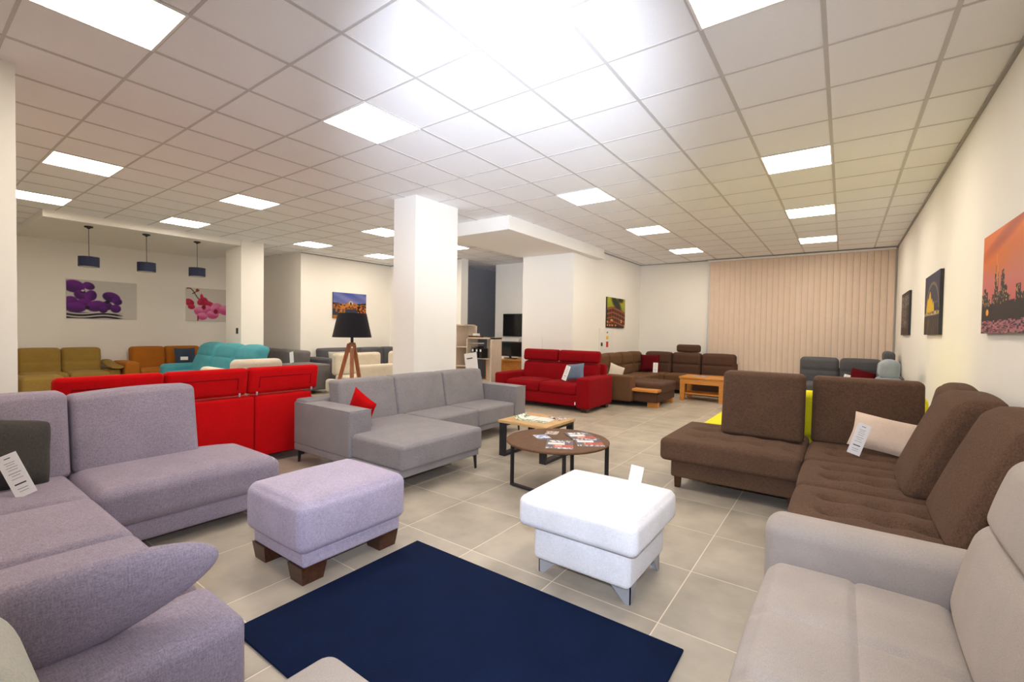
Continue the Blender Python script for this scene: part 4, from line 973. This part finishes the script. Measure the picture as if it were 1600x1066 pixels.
# ------------------------------------------------------------------ shelf, desk, televisions
sf = thing('shelf_unit', 'pale ash stepped shelf unit with brochures right of the middle pillar', 'shelf', (-6.45, 7.65, 0))
th = .03
def panel(lo, hi, nm='side_panel'): return MB().box(lo, hi).build(nm, M_ash, sf, smooth=False)
panel((-6.97, 7.5, 0), (-6.94, 7.85, 1.53)); panel((-6.65, 7.5, 0), (-6.62, 7.85, 1.25)); panel((-5.985, 7.5, 0), (-5.95, 7.85, 1.25))
panel((-6.97, 7.5, 1.50), (-6.70, 7.85, 1.53), 'shelf'); panel((-6.94, 7.5, 1.02), (-6.65, 7.85, 1.045), 'shelf'); panel((-6.94, 7.5, .60), (-6.65, 7.85, .625), 'shelf')
panel((-6.65, 7.5, 1.22), (-5.95, 7.85, 1.25), 'shelf'); panel((-6.62, 7.5, .30), (-5.98, 7.85, .325), 'shelf'); panel((-6.62, 7.62, .78), (-5.98, 7.85, .80), 'shelf')
panel((-6.97, 7.84, 0), (-6.65, 7.855, 1.5), 'back_board'); panel((-6.35, 7.84, 0), (-5.96, 7.855, 1.22), 'back_board')
MB().tube([(-6.62, 7.56, 1.12), (-6.2, 7.56, 1.12)], .012).build('rail', M_chrome, sf)
bx = thing('tissue_box', 'small white box on top of the pale ash shelf', 'box', (-6.45, 7.62, 1.25))
MB().rbox((-6.52, 7.56, 1.251), (-6.40, 7.66, 1.33), .006, 2, 1).build('carton', M_white, bx)
tag(MB().rbox((-6.62, 7.52, 1.251), (-6.36, 7.555, 1.285), .006, 2, 1).rbox((-6.395, 7.55, 1.251), (-6.27, 7.62, 1.28), .006, 2, 1).build('holder', M_walnut), 'dark brown holder around the small white box on the shelf', 'holder')
for k, (x, dz, lab) in enumerate(((-6.55, .0, 'black folder hanging in the ash shelf, leftmost'), (-6.44, .03, 'black folder hanging in the ash shelf, second from left'), (-6.33, -.01, 'black folder hanging in the ash shelf, third from left'))):
    bkx = thing('folder', lab, 'folder', (x, 7.6, .80), 'folders in the ash shelf')
    MB().rbox((x-.035, 7.60, .801), (x+.035, 7.80, 1.02+dz), .004, 2, 1).build('cover', M_blackp, bkx)
    MB().box((x-.02, 7.596, .94), (x+.02, 7.60, .99)).build('spine_label', M_paper, bkx, smooth=False)
sg = thing('brochure_stand', 'tilted white information board behind the right end of the light grey sofa', 'sign', (-5.62, 6.55, 0))
MB().box((-5.76, 6.50, .60), (-5.46, 6.512, .98), rot_about((-5.61, 6.5, .6), 'Y', -.16)).build('board', M_paper, sg, smooth=False)
MB().box((-5.70, 6.495, .87), (-5.56, 6.4995, .89), rot_about((-5.61, 6.5, .6), 'Y', -.16)).build('printed_text', M_ink, sg, smooth=False)
MB().tube([(-5.58, 6.52, .0), (-5.58, 6.52, .62)], .012).build('pole', M_chrome, sg)
MB().box((-5.72, 6.42, 0), (-5.46, 6.62, .012)).build('foot_plate', M_chrome, sg, smooth=False)
dk = thing('desk', 'golden wood desk with curved front carrying the small television', 'desk', (-6.2, 8.9, 0))
cur = [(-6.95+1.1*t, 8.50-.14*math.sin(PI*t)) for t in np.linspace(0, 1, 13)]
MB().prism(cur+[(-5.85, 9.2), (-6.95, 9.2)], .715, .745).build('desktop', M_pine, dk)
cur2 = [(x, y+.05) for x, y in cur]
MB().prism(cur2+[(x, y+.02) for x, y in cur2[::-1]], .02, .715).build('front_panel', M_pine, dk)
MB().box((-5.90, 8.6, 0), (-5.87, 9.18, .715)).build('side_panel', M_pine, dk, smooth=False); MB().box((-6.93, 8.6, 0), (-6.90, 9.18, .715)).build('side_panel', M_pine, dk, smooth=False)
tv = thing('television', 'black flat television standing on the golden wood desk', 'television', (-6.4, 8.75, .745))
MB().rbox((-6.72, 8.72, .80), (-6.02, 8.76, 1.15), .01, 2, 2).build('casing', M_blackp, tv)
MB().box((-6.69, 8.717, .83), (-6.05, 8.7195, 1.12)).build('screen', M_screen, tv, smooth=False)
MB().rbox((-6.52, 8.64, .7455), (-6.22, 8.84, .76), .006, 2, 1).tube([(-6.37, 8.75, .755), (-6.37, 8.75, .82)], .03).build('stand', M_blackp, tv)
tag(MB().rbox((-6.46, 8.50, .7455), (-6.38, 8.56, .79), .01, 2, 1).build('mug', M_white), 'small white mug in front of the television on the desk', 'mug')
tv2 = thing('television', 'black television hung on the white wall, partly hidden by the pier', 'television', (-7.1, 10.03, 1.25))
MB().rbox((-7.54, 9.985, 1.25), (-6.55, 10.042, 1.86), .01, 2, 2).build('casing', M_blackp, tv2)
MB().box((-7.52, 9.982, 1.275), (-6.57, 9.9845, 1.84)).build('screen', M_screen, tv2, smooth=False)
oc = thing('office_chair', 'grey desk chair whose back rises behind the small television', 'chair', (-6.55, 9.5, 0))
MB().rbox((-6.72, 9.55, .62), (-6.25, 9.62, 1.22), .07, 4, 5).build('backrest', M_rib, oc)
MB().rbox((-6.72, 9.25, .42), (-6.25, 9.62, .50), .03, 3, 4).build('seat', M_rib, oc)
MB().tube([(-6.48, 9.44, .05), (-6.48, 9.44, .43)], .025).build('column', M_black, oc)
for k in range(5):
    a = 2*PI*k/5; MB().tube([(-6.48, 9.44, .07), (-6.48+.28*math.cos(a), 9.44+.22*math.sin(a), .03)], [.02, .03]).build('leg', M_black, oc)
